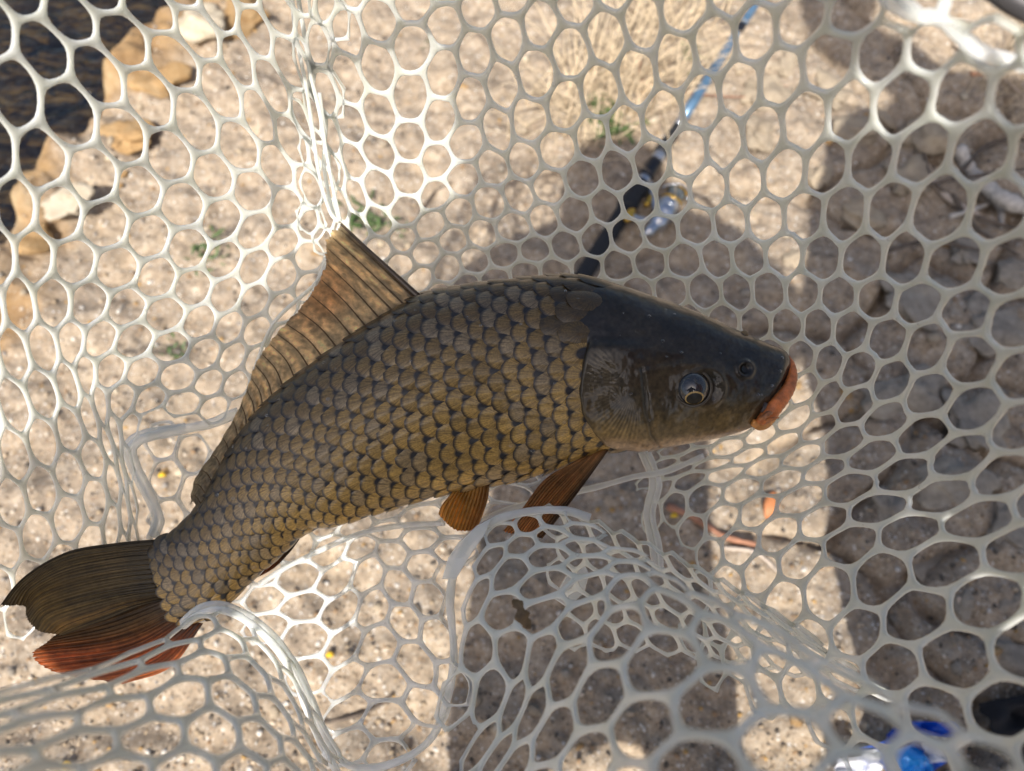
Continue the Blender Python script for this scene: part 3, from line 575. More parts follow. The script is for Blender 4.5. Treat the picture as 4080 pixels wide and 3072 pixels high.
def head_relief(x, y):
    sd = -poly_sd(x, y, GILL)               # >0 on the head side
    h = 0.0030 * sstep(-5, 3, sd) * sstep(260, 40, sd) * sstep(1420, 1330, x) * sstep(735, 760, y) - 0.0012 * np.exp(-((sd + 9) / 7.) ** 2) * sstep(735, 770, y)
    pd = np.abs(poly_sd(x, y, PREOP)); h = h - 0.0009 * np.exp(-(pd / 4.5) ** 2)
    r = np.hypot(x - EYE[0], (y - EYE[1]))
    h = h + 0.0030 * np.exp(-(r / 44) ** 2) - 0.0030 * np.exp(-(r / 27) ** 4) + 0.0008 * np.exp(-((r - 39) / 5) ** 2)
    rn = np.hypot(x - NOS[0], (y - NOS[1]) * 1.1); h = h - 0.0014 * np.exp(-(rn / 11) ** 4) + 0.0011 * np.exp(-((rn - 17) / 6) ** 2)
    # radial striae of the gill cover
    a = np.arctan2(y - 835, 1352 - x); rr = np.hypot(x - 1352, y - 835)
    m = sstep(12, 40, rr) * sstep(125, 85, rr) * sstep(-1.0, -.6, a) * sstep(1.9, 1.4, a) * sstep(0, 8, sd)
    h = h + m * 0.00010 * np.sin(a * 70 + .5 * np.sin(rr * .07))
    # fold at the corner of the mouth, ridge above the cheek
    f1 = np.abs(poly_sd(x, y, [(1690, 800), (1670, 838), (1648, 868), (1610, 905)])); h = h - 0.0012 * np.exp(-(f1 / 6.) ** 2)
    f2 = np.abs(poly_sd(x, y, [(1360, 808), (1440, 792), (1500, 788), (1545, 812), (1560, 832)])); h = h + 0.0006 * np.exp(-(f2 / 9.) ** 2)
    h = h + 0.00035 * fbm(x * .03, y * .03, 4, 3) * (x > 1230)
    return h
def body_pt(t, th, relief=True):
    D = st_eval(SD, t); Vn = st_eval(SV, t); W = np.maximum(st_eval(SW, t)[:, 0], .001); c = (D + Vn) / 2; a = (D - Vn) / 2
    cs, sn = np.cos(th), np.sin(th); px = c + a * cs[:, None]
    d = .425 + .010 * (t / NT) ** 2
    base = P(px[:, 0], px[:, 1], d); hgt = W * np.sign(sn) * np.abs(sn) ** .88
    if relief:
        hr = head_relief(px[:, 0], px[:, 1]); hgt = hgt + np.where(sn > 0, hr * sstep(.02, .35, sn), 0)
    return base + NV * hgt[:, None], px
C3 = lambda *c: np.array(c, float)
def lerp3(a, b, t): return a[None] * (1 - t[:, None]) + b[None] * t[:, None]
def skin_col(px, th, t):
    x, y = px[:, 0], px[:, 1]; u = (1 - np.cos(th)) / 2            # 0 back .. 1 belly
    body = lerp3(C3(.012, .012, .016), C3(.045, .033, .018), sstep(.1, .8, u)); body = body * (1 - sstep(.86, .97, u))[:, None] + C3(.30, .20, .09) * sstep(.86, .97, u)[:, None]
    line = poly_sd(x, y, [(1760, 840), (1660, 852), (1600, 842), (1562, 830), (1545, 806), (1500, 784), (1440, 790), (1360, 796), (1240, 742), (1200, 720)])
    lo = sstep(26, -22, line + 12 * fbm(x * .05, y * .05, 3, 8))
    up = lerp3(C3(.010, .009, .009), C3(.022, .019, .017), sstep(-1, 1, fbm(x * .02, y * .02, 3, 4)))
    ch = lerp3(C3(.045, .034, .019), C3(.17, .115, .045), sstep(830, 955, y + 25 * fbm(x * .02, y * .02, 3, 6)))
    ch = ch * (1 - sstep(.88, .98, u))[:, None] + C3(.38, .25, .14) * sstep(.88, .98, u)[:, None]
    sn_ = sstep(1560, 1690, x)[:, None]; ch = ch * (1 - .45 * sn_) + C3(.045, .035, .035) * .45 * sn_
    head = up * (1 - lo)[:, None] + ch * lo[:, None]
    a = np.arctan2(y - 835, 1352 - x); rr = np.hypot(x - 1352, y - 835); m = sstep(8, 40, rr) * sstep(130, 85, rr) * sstep(-1.0, -.6, a) * sstep(1.9, 1.4, a)
    head = head * (1 + (.34 * m * np.sin(a * 70 + .5 * np.sin(rr * .07)))[:, None]) * (1 + .3 * m[:, None])
    sd = -poly_sd(x, y, GILL); head = head * (1 - .75 * np.exp(-((sd + 4) / 6) ** 2) * sstep(740, 765, y))[:, None]
    pd = np.abs(poly_sd(x, y, PREOP)); head = head * (1 - .5 * np.exp(-(pd / 4.) ** 2))[:, None]
    r = np.hypot(x - EYE[0], y - EYE[1]); head = head * (1 - .75 * np.exp(-(r / 33) ** 6))[:, None]
    rn = np.hypot(x - NOS[0], y - NOS[1]); head = head * (1 - .85 * np.exp(-(rn / 14) ** 4))[:, None]
    fl = fbm(x * .16, y * .16, 3, 13); head = head * (1 + .35 * fl)[:, None]
    mh = sstep(-14, 4, sd - 18 * (y < 742)); mh = np.where(y < 742, sstep(1225, 1310, x + .25 * (y - 700)), mh)
    return np.clip(body * (1 - mh)[:, None] + head * mh[:, None], 0, 1)
tt = np.concatenate([np.linspace(0, 9.2, 330), np.linspace(9.2, NT, 150)[1:]])
ths = np.concatenate([np.linspace(0, math.pi, 190), np.linspace(math.pi, 2 * math.pi, 50)[1:-1]]); nr = len(ths)
TT, TH = np.meshgrid(tt, ths, indexing='ij'); bv_, bpx = body_pt(TT.ravel(), TH.ravel())
bcol = skin_col(bpx, TH.ravel(), TT.ravel()); bf_ = [tuple(q) for q in grid_faces(len(tt), nr, True)]
bf_ += [tuple(range(nr)), tuple((len(tt) - 1) * nr + k for k in reversed(range(nr)))]
FISH0 = P(1000, 900, .462)
carp = empty('carp', FISH0); tag(carp, 'bronze scaled carp with orange lips lying on its side in the net', 'fish')
child('body', bv_, bf_, carp, M_SKIN, col=bcol)

# scales: one curved plate, copied over the flank
def scale_plate():
    us = np.array([0, .38, .66, .86, 1.0]); vs_ = np.sin(np.linspace(-math.pi / 2, math.pi / 2, 7)); V, UV = [], []
    for u in us:
        for s in vs_:
            x = u * (1 - .36 * (1 - math.sqrt(max(0, 1 - (.985 * s) ** 2)))); y = s * .5 * (.72 + .28 * min(1, u / .45))
            V.append((x, y, .030 + .10 * math.sin(u * 2.2) * (1 - .6 * s * s) - .06 * s * s)); UV.append((x, y + .5))
    return np.array(V), grid_faces(5, 7), np.array(UV)
pv, pf, puv = scale_plate(); SCALE_ME = mesh('scale', pv, pf, uv=puv); SCALE_ME.materials.append(M_SCALE)
pxm0 = .41 / FPX * K
cols_t = [7.0]
while cols_t[-1] < 23.2:
    t_ = np.array([cols_t[-1]]); h = np.linalg.norm(st_eval(SD, t_) - st_eval(SV, t_)); c0 = (st_eval(SD, t_) + st_eval(SV, t_)) / 2; c1 = (st_eval(SD, t_ + .05) + st_eval(SV, t_ + .05)) / 2
    step_px = 29.5 * (.60 + .40 * min(h / 415, 1)); cols_t.append(cols_t[-1] + .05 * step_px / np.linalg.norm(c1 - c0))
recs = []
for ci, t_ in enumerate(cols_t):
    tq = np.full(400, t_); thq = np.linspace(0.02, math.pi - .02, 400); pp, _ = body_pt(tq, thq, False); s_ = np.concatenate([[0], np.cumsum(np.linalg.norm(np.diff(pp, axis=0), axis=1))]); tot = s_[-1]
    pitch = np.interp(t_, [8, 13, 18, 23], [46, 45, 39, 33]) * pxm0
    rows = [f for f in ((tot * .5 + (k + .5 * (ci % 2)) * pitch) / tot for k in range(-9, 10)) if .015 < f < .985]
    for fr in rows:
        th_ = np.interp(fr * tot, s_, thq) + rng.normal(0, .008)
        for mir in (0, 1):
            th2 = th_ if not mir else 2 * math.pi - th_
            tj = t_ + rng.normal(0, .02) + .35 * (fr - .5) * (fr - .5)
            a_, px_ = body_pt(np.array([tj]), np.array([th2]), False); b_, _ = body_pt(np.array([tj + .08]), np.array([th2]), False); c_, _ = body_pt(np.array([tj]), np.array([th2 + (.03 if not mir else -.03)]), False)
            x, y = px_[0]
            edge = 0
            if not mir:
                sd = -float(poly_sd(np.array(x), np.array(y), GILL))
                if y > 742 and sd > (22 if y > 778 else -8): continue
                if y <= 742 and x > 1246 + .38 * (742 - y): continue
                edge = y <= 742 and x > 1246 - 62 + .38 * (742 - y)
            ex = (b_ - a_)[0]; Lp = np.linalg.norm(ex) / .08; ex /= np.linalg.norm(ex); ey = (c_ - a_)[0]; ey -= ex * (ey @ ex); ey /= np.linalg.norm(ey)
            nz_ = np.cross(ex, ey)
            cen, _ = body_pt(np.array([tj]), np.array([0.0]), False); mid = (cen[0] + body_pt(np.array([tj]), np.array([math.pi]), False)[0][0]) / 2
            if nz_ @ (a_[0] - mid) < 0: ey = -ey; nz_ = -nz_
            dt = (cols_t[ci + 1] - t_) if ci + 1 < len(cols_t) else (t_ - cols_t[ci - 1])
            L = Lp * dt * 2.45; W = pitch * 1.09
            u = (1 - math.cos(th_)) / 2; k = rng.uniform(.80, 1.20)
            base = np.array([.18, .125, .058]) * (1 - u) + np.array([.43, .27, .068]) * u
            base = base * (.30 + .70 * min(1, max(0, (u - .02) / .42)))
            if u > .82: base = base * (1 - (u - .82) * 1.4) + np.array([.36, .23, .085]) * (u - .82) * 2.2
            if t_ > 18: base = base * (1 - .10 * (t_ - 18) / 5)
            if rng.random() < .16: base = base * .55 + np.array([.20, .175, .14]) * .45
            if edge: base = base * .45
            recs.append((L * W if not mir else 0, a_[0], ex, ey, nz_, L, W, np.clip(base * k, 0, 1), 0.0 if edge else 1.0))
recs.sort(key=lambda r: -r[0])
JV, JF, JC, JU = [], [], [], []
for i, (ar, p0, ex, ey, nz_, L, W, colr, alf) in enumerate(recs):
    tilt = .075 + rng.normal(0, .012); ex2 = ex * math.cos(tilt) + nz_ * math.sin(tilt); nz2 = nz_ * math.cos(tilt) - ex * math.sin(tilt)
    if np.cross(ex2, ey) @ nz2 < 0: ey = -ey
    org = p0 - ex2 * (L * .42) - nz_ * .0002
    if i < 300 and ar > 0:
        o = obj('scale', SCALE_ME, carp)
        Mx = Matrix(((ex2[0] * L, ey[0] * W, nz2[0] * W, org[0] - FISH0[0]), (ex2[1] * L, ey[1] * W, nz2[1] * W, org[1] - FISH0[1]), (ex2[2] * L, ey[2] * W, nz2[2] * W, org[2] - FISH0[2]), (0, 0, 0, 1)))
        o.matrix_local = Mx; o.color = (*colr, alf)
    else:
        k = len(JV) * len(pv); JV.append(org + pv[:, :1] * L * ex2 + pv[:, 1:2] * W * ey + pv[:, 2:3] * W * nz2); JF.append(pf + k); JC.append(np.tile(np.append(colr, alf), (len(pv), 1))); JU.append(puv)
o = child('scales', np.vstack(JV), np.vstack(JF), carp, M_SCALEJ, col=np.vstack(JC), uv=np.vstack(JU)); o['kind'] = 'stuff'

_b = bmesh.new(); bmesh.ops.create_icosphere(_b, subdivisions=2, radius=1); _sv = np.array([v.co[:] for v in _b.verts]); _sf = np.array([[v.index for v in f.verts] for f in _b.faces]); _b.free()
_t = rng.uniform(1.0, 20, 70); _h = rng.uniform(.35, 2.6, 70); _p, _ = body_pt(_t, _h); _q, _ = body_pt(_t, _h, False)
_r = rng.uniform(.0004, .0011, 70); _lift = np.where(_t > 8, .0026, .0002)
dv0 = np.vstack([_sv * _r[i] * np.array([1.2, 1, .6]) + _p[i] + NV * _lift[i] for i in range(70)]); df0 = np.vstack([_sf + i * len(_sv) for i in range(70)])
o = child('water_drops', dv0, df0, carp, M_DROP); o['kind'] = 'stuff'  # drops added to give sparkling glints on the wet skin
# eye, nostril, lips, barbels
ec = body_pt(np.array([3.95]), np.array([1.75]))[0][0]
def at_body(x, y, lift=0.0):
    i = np.argmin(((bpx[:, 0] - x) ** 2 + (bpx[:, 1] - y) ** 2) + 1e6 * (np.sin(TH.ravel()) < .02)); return bv_[i] + NV * lift
pxm = .41 / FPX * K
def dome(name, c, r, n, mt, parent, flat=.75, a_max=1.6, nseg=28, nrg=12, col=None):
    n = np.array(n, float); n /= np.linalg.norm(n); a = np.cross(n, [0, 1, .2]); a /= np.linalg.norm(a); b = np.cross(n, a)
    al = np.linspace(0.01, a_max, nrg); th = np.linspace(0, 2 * math.pi, nseg, endpoint=False)
    v = c + r * (np.sin(al)[:, None, None] * (np.cos(th)[None, :, None] * a + np.sin(th)[None, :, None] * b) + flat * (np.cos(al)[:, None, None]) * n)
    f = [tuple(q) for q in grid_faces(nrg, nseg, True)] + [tuple(range(nseg))]
    return child(name, v.reshape(-1, 3), f, parent, mt, col=col)
M_IRIS = simple('eye_dark', (0.020, 0.022, 0.028), 0.12, 0, 0.3, 800, coat=1.0)
M_IRING = simple('eye_gold', (0.40, 0.27, 0.10), 0.45, 0.0, 0.3, 900)
M_PUPIL = simple('pupil', (0.002, 0.002, 0.002), 0.45)
ebase = P(EYE[0], EYE[1], (at_body(EYE[0] + 34, EYE[1]) - CAM) @ FW) + NV * .0006
re = 34 * pxm
eye = dome('eye', ebase, re, NV + UP * -.10, M_IRIS, carp, .80)
# gold ring and pupil look down and outwards
pd_ = NV * .70 - UP * .72; pd_ /= np.linalg.norm(pd_); pc = ebase + NV * .0
def ring_on(name, r0, r1, lift, mt):
    a = np.cross(pd_, RT); a /= np.linalg.norm(a); b = np.cross(pd_, a); th = np.linspace(0, 2 * math.pi, 40, endpoint=False); V = []
    for al in np.linspace(r0, r1, 5):
        for h_ in th:
            d = math.cos(al) * pd_ + math.sin(al) * (math.cos(h_) * a + math.sin(h_) * b)
            q = d - NV * (d @ NV) * (1 - .80); V.append(ebase + q * re * lift)
    return child(name, np.array(V), grid_faces(5, 40, True), eye, mt)
ring_on('iris_ring', .50, .60, 1.012, M_IRING); ring_on('pupil', .0, .50, 1.010, M_PUPIL)
v, f = tube(np.array([ebase + re * 1.10 * (math.cos(a) * RT + math.sin(a) * UP) + NV * .0012 for a in np.linspace(0, 2 * math.pi, 40, endpoint=False)]), .0010, 8, closed=True, nrm=NV); child('eye_rim', v, f, eye, M_SKIN, col=np.tile(C3(.055, .045, .032), (len(v), 1)))
nb = at_body(NOS[0] + 20, NOS[1]); nb = P(NOS[0], NOS[1], (nb - CAM) @ FW)
dome('nostril_flap', nb + NV * .0008 + RT * .0003, 8.5 * pxm, NV + UP * .5, M_LIP, carp, .7, 1.6, 16, 6, col=np.tile(C3(.20, .17, .14), (16 * 6, 1)))
v, f = tube(np.array([nb + 13 * pxm * (math.cos(a) * RT + .95 * math.sin(a) * UP) + NV * .0002 for a in np.linspace(0, 2 * math.pi, 28, endpoint=False)]), .0009, 8, closed=True, nrm=NV); child('nostril_rim', v, f, carp, M_SKIN, col=np.tile(C3(.03, .03, .036), (len(v), 1)))
def lip(name, pts, rad, dd, colr, flat=1.0):
    q = catmull(np.array([[x, y, d] for (x, y), d in zip(pts, dd)]), 60); w3 = P(q[:, 0], q[:, 1], q[:, 2]); r = np.interp(np.linspace(0, 1, 60), np.linspace(0, 1, len(rad)), rad) * pxm
    r = r * (1 + .04 * np.sin(np.arange(60) * 2.1)); v, f = tube(w3, r, 20, flat, nrm=NV); n_ = len(v); cc = np.tile(colr, (n_, 1)) * (1 + .25 * fbm(v[:, 0] * 300, v[:, 1] * 300, 3, 5))[:, None]
    return child(name, v, f, carp, M_LIP, col=np.clip(cc, 0, 1))
lip('upper_lip', [(1702, 770), (1710, 788), (1712, 812), (1704, 838), (1688, 862), (1668, 886), (1648, 906), (1634, 916)], [4, 8, 11, 14, 16, 17, 13, 6], [.424, .421, .417, .413, .409, .408, .410, .414], C3(.60, .18, .05), .8)
lip('lower_lip', [(1690, 872), (1672, 896), (1655, 912), (1640, 917), (1624, 912)], [5, 10, 13, 13, 7], [.424, .421, .417, .413, .412], C3(.62, .26, .06), .8)
lip('mouth_fold', [(1640, 905), (1652, 900), (1660, 893), (1668, 893)], [3, 6, 6, 2], [.402, .400, .400, .401], C3(.40, .15, .05))
lip('barbel', [(1655, 908), (1668, 905), (1683, 902)], [5, 4, 1], [.404, .402, .401], C3(.55, .20, .06))
lip('barbel', [(1654, 872), (1650, 882), (1645, 890)], [4.5, 4, 2], [.4035, .402, .402], C3(.07, .05, .045))
lip('nape_bump', [(1600, 722), (1608, 722), (1614, 727)], [5, 9, 4], [.418, .416, .417], C3(.16, .11, .05))

# fins: sections from base to edge, each given in pixels with a distance
def fin(name, secs, ds, n_ray, mt, colf, ns=120, ntt=40, ripple=.0006, ray_r=.0006, ray_col=None, jag=0.0, parent=None, curl=None, ray_n=None):
    S = [catmull(np.array(s, float), ns) for s in secs]; A = np.stack(S, 0)      # sections x ns x 2
    D = np.interp(np.linspace(0, 1, ntt), np.linspace(0, 1, len(ds)), ds)
    B = np.stack([catmull(A[:, k], ntt) for k in range(ns)], 1)                     # ntt x ns x 2
    u = np.linspace(0, 1, ns); tq = np.linspace(0, 1, ntt)
    if jag:
        e = 1 - jag * np.abs(np.sin(u * n_ray * math.pi)) ** .6 * .6 - jag * rng.random(ns) * .7
        B = B[0][None] + np.stack([np.stack([np.interp(tq * e[k], tq, B[:, k, c]) for c in (0, 1)], -1) for k in range(ns)], 1) - B[0][None]
    v = P(B[..., 0], B[..., 1], D[:, None] * np.ones(ns)[None])
    rip = ripple * np.sin(u * n_ray * 2 * math.pi)[None] * np.minimum(tq * 3, 1)[:, None] + 2.5 * ripple * np.sin(u * 7 + tq[:, None] * 3)
    if curl is not None: rip = rip + curl(u[None], tq[:, None])
    v = v + NV * rip[..., None]; back = v - NV * .00035
    cc = colf(u[None] * np.ones((ntt, 1)), tq[:, None] * np.ones((1, ns))).reshape(-1, 3)
    f = grid_faces(ntt, ns); vv = np.vstack([v.reshape(-1, 3), back.reshape(-1, 3)]); ff = np.vstack([f, f[:, ::-1] + ntt * ns])
    bd = [i for i in range(ns)] ; m = ntt * ns
    rim = [((ntt - 1) * ns + i, (ntt - 1) * ns + i + 1, m + (ntt - 1) * ns + i + 1, m + (ntt - 1) * ns + i) for i in range(ns - 1)]
    o = child(name, vv, [tuple(q) for q in ff] + rim, parent or carp, mt, col=np.clip(np.vstack([cc, cc]), 0, 1))
    for k in range(ray_n or n_ray):
        i = int((k + .5) / (ray_n or n_ray) * (ns - 1)); pts = v[:, i] + NV * .0001; rr = ray_r * (1 - .75 * tq) + .00008
        tv, tf = tube(pts[::2], rr[::2], 6, nrm=NV); rc = (ray_col if ray_col is not None else cc.reshape(ntt, ns, 3)[ntt // 2, i] * .8)
        child('fin_ray', tv, tf, o, mt, col=np.tile(rc, (len(tv), 1)))
    return o, v
def streak(u, t, n, s): return .5 + .5 * np.sin(u * n * 2 * math.pi + s + .8 * np.sin(t * 4 + u * 9))
def dcol(u, t):
    k = streak(u, t, 21, 1.5); c = C3(.80, .64, .39)[None, None] * (.62 + .5 * k[..., None]); o_ = np.exp(-((u - .24) / .10) ** 2) * sstep(.25, .8, t)
    c = c * (1 - .6 * o_[..., None]) + C3(.52, .25, .06) * .6 * o_[..., None]; dk = sstep(.5, 1.0, u); c = c * (1 - .62 * dk[..., None])
    fr = sstep(.05, .0, u); c = c * (1 - .7 * fr[..., None]); ve = fbm(u * 90, t * 14, 3, 17); c = c * (1 + .35 * ve[..., None]); return c * (1 - .55 * sstep(.16, .0, t))[..., None]
DB = [(914, 645), (870, 672), (820, 704), (760, 744), (700, 786), (640, 832), (590, 876), (550, 922), (515, 972), (485, 1022), (455, 1068), (432, 1102)]
DE = [(736, 479), (704, 504), (700, 545), (690, 602), (652, 652), (612, 698), (588, 728), (562, 764), (546, 800), (534, 842), (514, 888), (482, 946), (444, 1000), (414, 1048), (408, 1092)]
DEr = catmull(np.array(DE, float), 12)
DM = [((a[0] + b[0]) / 2 + 6 * math.sin(i * .29), (a[1] + b[1]) / 2 - 14 * (i / 11.)) for i, (a, b) in enumerate(zip(DB, DEr))]
dfin, dv = fin('dorsal_fin', [DB, DM, DEr], [.424, .426, .430], 21, M_FIN, dcol, 260, 44, .0007, .00050, C3(.22, .15, .085), .035)
t_ = np.linspace(0, 1, 22); sp_ = dv[np.linspace(0, 43, 22).astype(int), 2] + NV * .0004
tv, tf = tube(sp_, .0021 * (1 - .72 * t_), 10, nrm=NV); child('fin_spine', tv, tf, dfin, M_SKIN, col=np.tile(C3(.07, .045, .025), (len(tv), 1)))
tv, tf = tube(P(*np.array([(918 - i * 24.5, 640 + 0.0) for i in range(1)]).T, np.array([.42])) + np.array([[0, 0, 0], [.001, 0, 0]]), .001, 6) if False else tube(catmull(P(np.array([x for x, y in DB]), np.array([y for x, y in DB]) + 4, np.full(len(DB), .4225)), 60), .0019, 8, nrm=NV)
child('fin_base', tv, tf, dfin, M_SKIN, col=np.tile(C3(.014, .013, .014), (len(tv), 1)))
def ccol(u, t):
    k = streak(u, t, 26, 0); c = C3(.15, .105, .042)[None, None] * (.72 + .45 * k[..., None]); y_ = sstep(.3, .75, t) * sstep(.15, .4, u) * sstep(.98, .8, t)
    c = c * (1 - .6 * y_[..., None]) + C3(.22, .135, .028) * .6 * y_[..., None]; y2 = np.exp(-((u - .9) / .06) ** 2); c = c * (1 - .5 * y2[..., None]) + C3(.32, .17, .03) * .5 * y2[..., None]
    e = np.exp(-((u - .0) / .05) ** 2); return c * (1 - .7 * e[..., None]) * (1 + .45 * fbm(u * 60 + 2 * t, t * 4, 4, 4))[..., None] * (1 - .6 * sstep(.28, .02, t))[..., None] * (1 - .5 * sstep(.94, 1, u))[..., None]
fin('caudal_fin', [[(348, 1164), (338, 1200), (335, 1240), (348, 1276), (375, 1296)], [(255, 1172), (245, 1210), (243, 1252), (256, 1290), (300, 1312)], [(150, 1190), (142, 1232), (145, 1275), (168, 1312), (225, 1342)], [(70, 1236), (72, 1270), (85, 1300), (108, 1334), (160, 1365)], [(24, 1300), (50, 1310), (56, 1335), (84, 1364), (122, 1380)]],
    [.434, .430, .428, .430, .434], 26, M_FIN, ccol, 150, 44, .00035, .0003, None, .02, ray_n=15, curl=lambda u, t: .010 * sstep(.55, 1, t) * sstep(.35, 0, u) - .004 * sstep(.7, 1, u))
def lcol(u, t):
    k = streak(u, t, 18, 0); c = (C3(.20, .105, .030) * (1 - sstep(.25, .75, u + .25 * t - .1))[..., None] + C3(.46, .135, .035) * sstep(.25, .75, u + .25 * t - .1)[..., None]) * (.7 + .45 * k[..., None]); d_ = sstep(.35, .0, t); d_ = np.maximum(d_, sstep(.4, .0, u) * sstep(1.0, .35, t)); c = c * (1 - .85 * d_[..., None]) + C3(.055, .035, .018) * .85 * d_[..., None]; return c * (1 + .45 * fbm(u * 50, t * 4, 4, 9))[..., None]
fin('caudal_fin', [[(360, 1270), (380, 1304), (395, 1328), (412, 1342), (440, 1346)], [(232, 1318), (245, 1358), (262, 1392), (300, 1420), (370, 1440)], [(125, 1366), (94, 1390), (66, 1416), (120, 1452), (260, 1480)]],
    [.440, .441, .443], 18, M_FIN, lcol, 120, 34, .0005, .0003, None, .02, ray_n=11)
def pcol(u, t):
    k = streak(u, t, 14, 0); c = C3(.60, .30, .10)[None, None] * (.65 + .5 * k[..., None]); d_ = sstep(.30, .05, u); return (c * (1 - .8 * d_[..., None]) + C3(.06, .038, .024) * .8 * d_[..., None]) * (1 + .3 * fbm(u * 70, t * 5, 3, 2))[..., None]
fin('pectoral_fin', [[(1314, 970), (1292, 974), (1262, 988)], [(1262, 1045), (1222, 1046), (1180, 1032)], [(1205, 1120), (1160, 1118), (1128, 1098)], [(1170, 1165), (1128, 1160), (1085, 1150)]], [.412, .414, .420, .426], 14, M_FIN, pcol, 90, 30, .0006, .0006, None, .02)
def vcol(u, t):
    k = streak(u, t, 11, 0); c = C3(.85, .48, .10)[None, None] * (.65 + .45 * k[..., None]); r_ = sstep(.6, .05, u); return c * (1 - .55 * r_[..., None]) + C3(.26, .085, .045) * .55 * r_[..., None]
fin('pelvic_fin', [[(1058, 1044), (1020, 1050), (978, 1062)], [(1052, 1085), (1004, 1092), (955, 1090)], [(1028, 1150), (985, 1146), (946, 1112)]], [.418, .420, .426], 11, M_FIN, vcol, 80, 26, .0007, .0007, None, .02)
fin('anal_fin', [[(650, 1160), (612, 1194), (575, 1228)], [(628, 1190), (596, 1222), (556, 1246)], [(596, 1222), (570, 1240), (538, 1252)]], [.436, .437, .440], 9, M_FIN, lcol, 60, 20, .0004, .0005)

# ------------------------------------------------------------------ the landing net
def flatTR(i, j): return np.array([i * math.sqrt(3) / 2, j - i / 2.])
def flatTL(p, q): return np.array([p + q / 2., q * math.sqrt(3) / 2])
NB_TR = np.array([flatTR(*k) for k in ((0, 1), (1, 1), (1, 0), (0, -1), (-1, -1), (-1, 0))]); NB_TL = np.array([flatTL(*k) for k in ((1, 0), (0, 1), (-1, 1), (-1, 0), (0, -1), (1, -1))])
S3 = lambda x, y: (2000 + .6 * x, .6 * y); S4 = lambda x, y: (3000 + .6 * x, .6 * y); S5 = lambda x, y: (3000 + .6 * x, 1000 + .6 * y); S7 = lambda x, y: (2400 + .6 * x, 1700 + .6 * y)
S1 = lambda x, y: (.6 * x, .6 * y); S2 = lambda x, y: (1000 + .6 * x, .6 * y); S6 = lambda x, y: (.6 * x, 1000 + .6 * y); S8 = lambda x, y: (900 + .6 * x, 2000 + .6 * y)
ctrTR = {}
def addc(dst, fn, col, j0, pts):
    for k, p in enumerate(pts):
        if p: dst[(col, j0 + k)] = fn(*p)
addc(ctrTR, S3, 0, 1, [(460, 340), (430, 700), (365, 1000), (320, 1240), (275, 1470), (220, 1650)])
addc(ctrTR, S3, 1, 1, [(690, 230), (655, 600), (590, 915), (540, 1185), (480, 1425), (425, 1640)])
addc(ctrTR, S3, 2, 1, [(930, 150), (905, 510), (820, 850), (760, 1140), (690, 1370), (630, 1590)])
addc(ctrTR, S3, 3, 2, [(1140, 400), (1060, 770), (985, 1080), (905, 1350), (835, 1560)])
addc(ctrTR, S3, 4, 2, [(1420, 285), (1330, 680), (1235, 1015), (1140, 1305), (1060, 1540)])
addc(ctrTR, S3, 5, 3, [(1575, 600), (1480, 950), (1370, 1250), (1290, 1500)])
addc(ctrTR, S3, 6, 5, [(1600, 1220), (1510, 1480)])
addc(ctrTR, S3, -1, 0, [(250, 150), (220, 490), (185, 800), (140, 1070), (110, 1300), (90, 1510)])
addc(ctrTR, S4, 6, 2, [(320, 120), (190, 500), (62, 880)]); addc(ctrTR, S4, 7, 2, [(700, 60), (500, 400), (340, 810), (205, 1170), (75, 1450)])
addc(ctrTR, S4, 8, 3, [(850, 330), (650, 740), (490, 1115), (340, 1440)]); addc(ctrTR, S4, 9, 3, [(1200, 290), (995, 680), (790, 1070), (615, 1410)])
addc(ctrTR, S4, 10, 4, [(1400, 600), (1120, 1020), (910, 1390)]); addc(ctrTR, S4, 11, 5, [(1520, 990), (1240, 1360)]); addc(ctrTR, S4, 12, 6, [(1640, 1390)])
addc(ctrTR, S5, 8, 7, [(210, 40), (100, 275), (20, 490)]); addc(ctrTR, S5, 9, 7, [(455, 60), (330, 275), (220, 500)])
addc(ctrTR, S5, 10, 7, [(715, 65), (565, 285), (435, 510), (325, 700)]); addc(ctrTR, S5, 11, 7, [(1000, 80), (820, 305), (650, 535), (500, 735), (345, 920)])
addc(ctrTR, S5, 12, 7, [(1330, 90), (1100, 335), (890, 580), (700, 790), (495, 970), (285, 1110)]); addc(ctrTR, S5, 13, 8, [(1410, 390), (1150, 640), (920, 860), (680, 1030), (435, 1180), (190, 1285)])
addc(ctrTR, S5, 14, 9, [(1450, 725), (1170, 940), (890, 1120), (605, 1260), (325, 1365)]); addc(ctrTR, S5, 15, 10, [(1480, 1050), (1120, 1230), (790, 1360), (475, 1455)])
addc(ctrTR, S5, 16, 11, [(1390, 1350), (1000, 1480), (640, 1565)]); addc(ctrTR, S5, 17, 12, [(1240, 1640)])
addc(ctrTR, S7, 12, 13, [(1050, 55)]); addc(ctrTR, S7, 13, 14, [(975, 195), (725, 258)]); addc(ctrTR, S7, 14, 14, [(1062, 268), (810, 315), (580, 345)])
addc(ctrTR, S7, 15, 14, [(1190, 370), (925, 415), (670, 475), (465, 540), (330, 590)]); addc(ctrTR, S7, 16, 14, [(1320, 480), (1035, 560), (790, 627), (590, 705), (430, 770)])
addc(ctrTR, S7, 17, 14, [(1470, 630), (1168, 705), (905, 793), (700, 860), (545, 910)]); addc(ctrTR, S7, 18, 15, [(1315, 880), (1045, 980), (820, 1045)]); addc(ctrTR, S7, 19, 15, [(1500, 1100), (1200, 1165)])
S9 = lambda x, y: (2040 + .922 * x, 1536 + .922 * y)
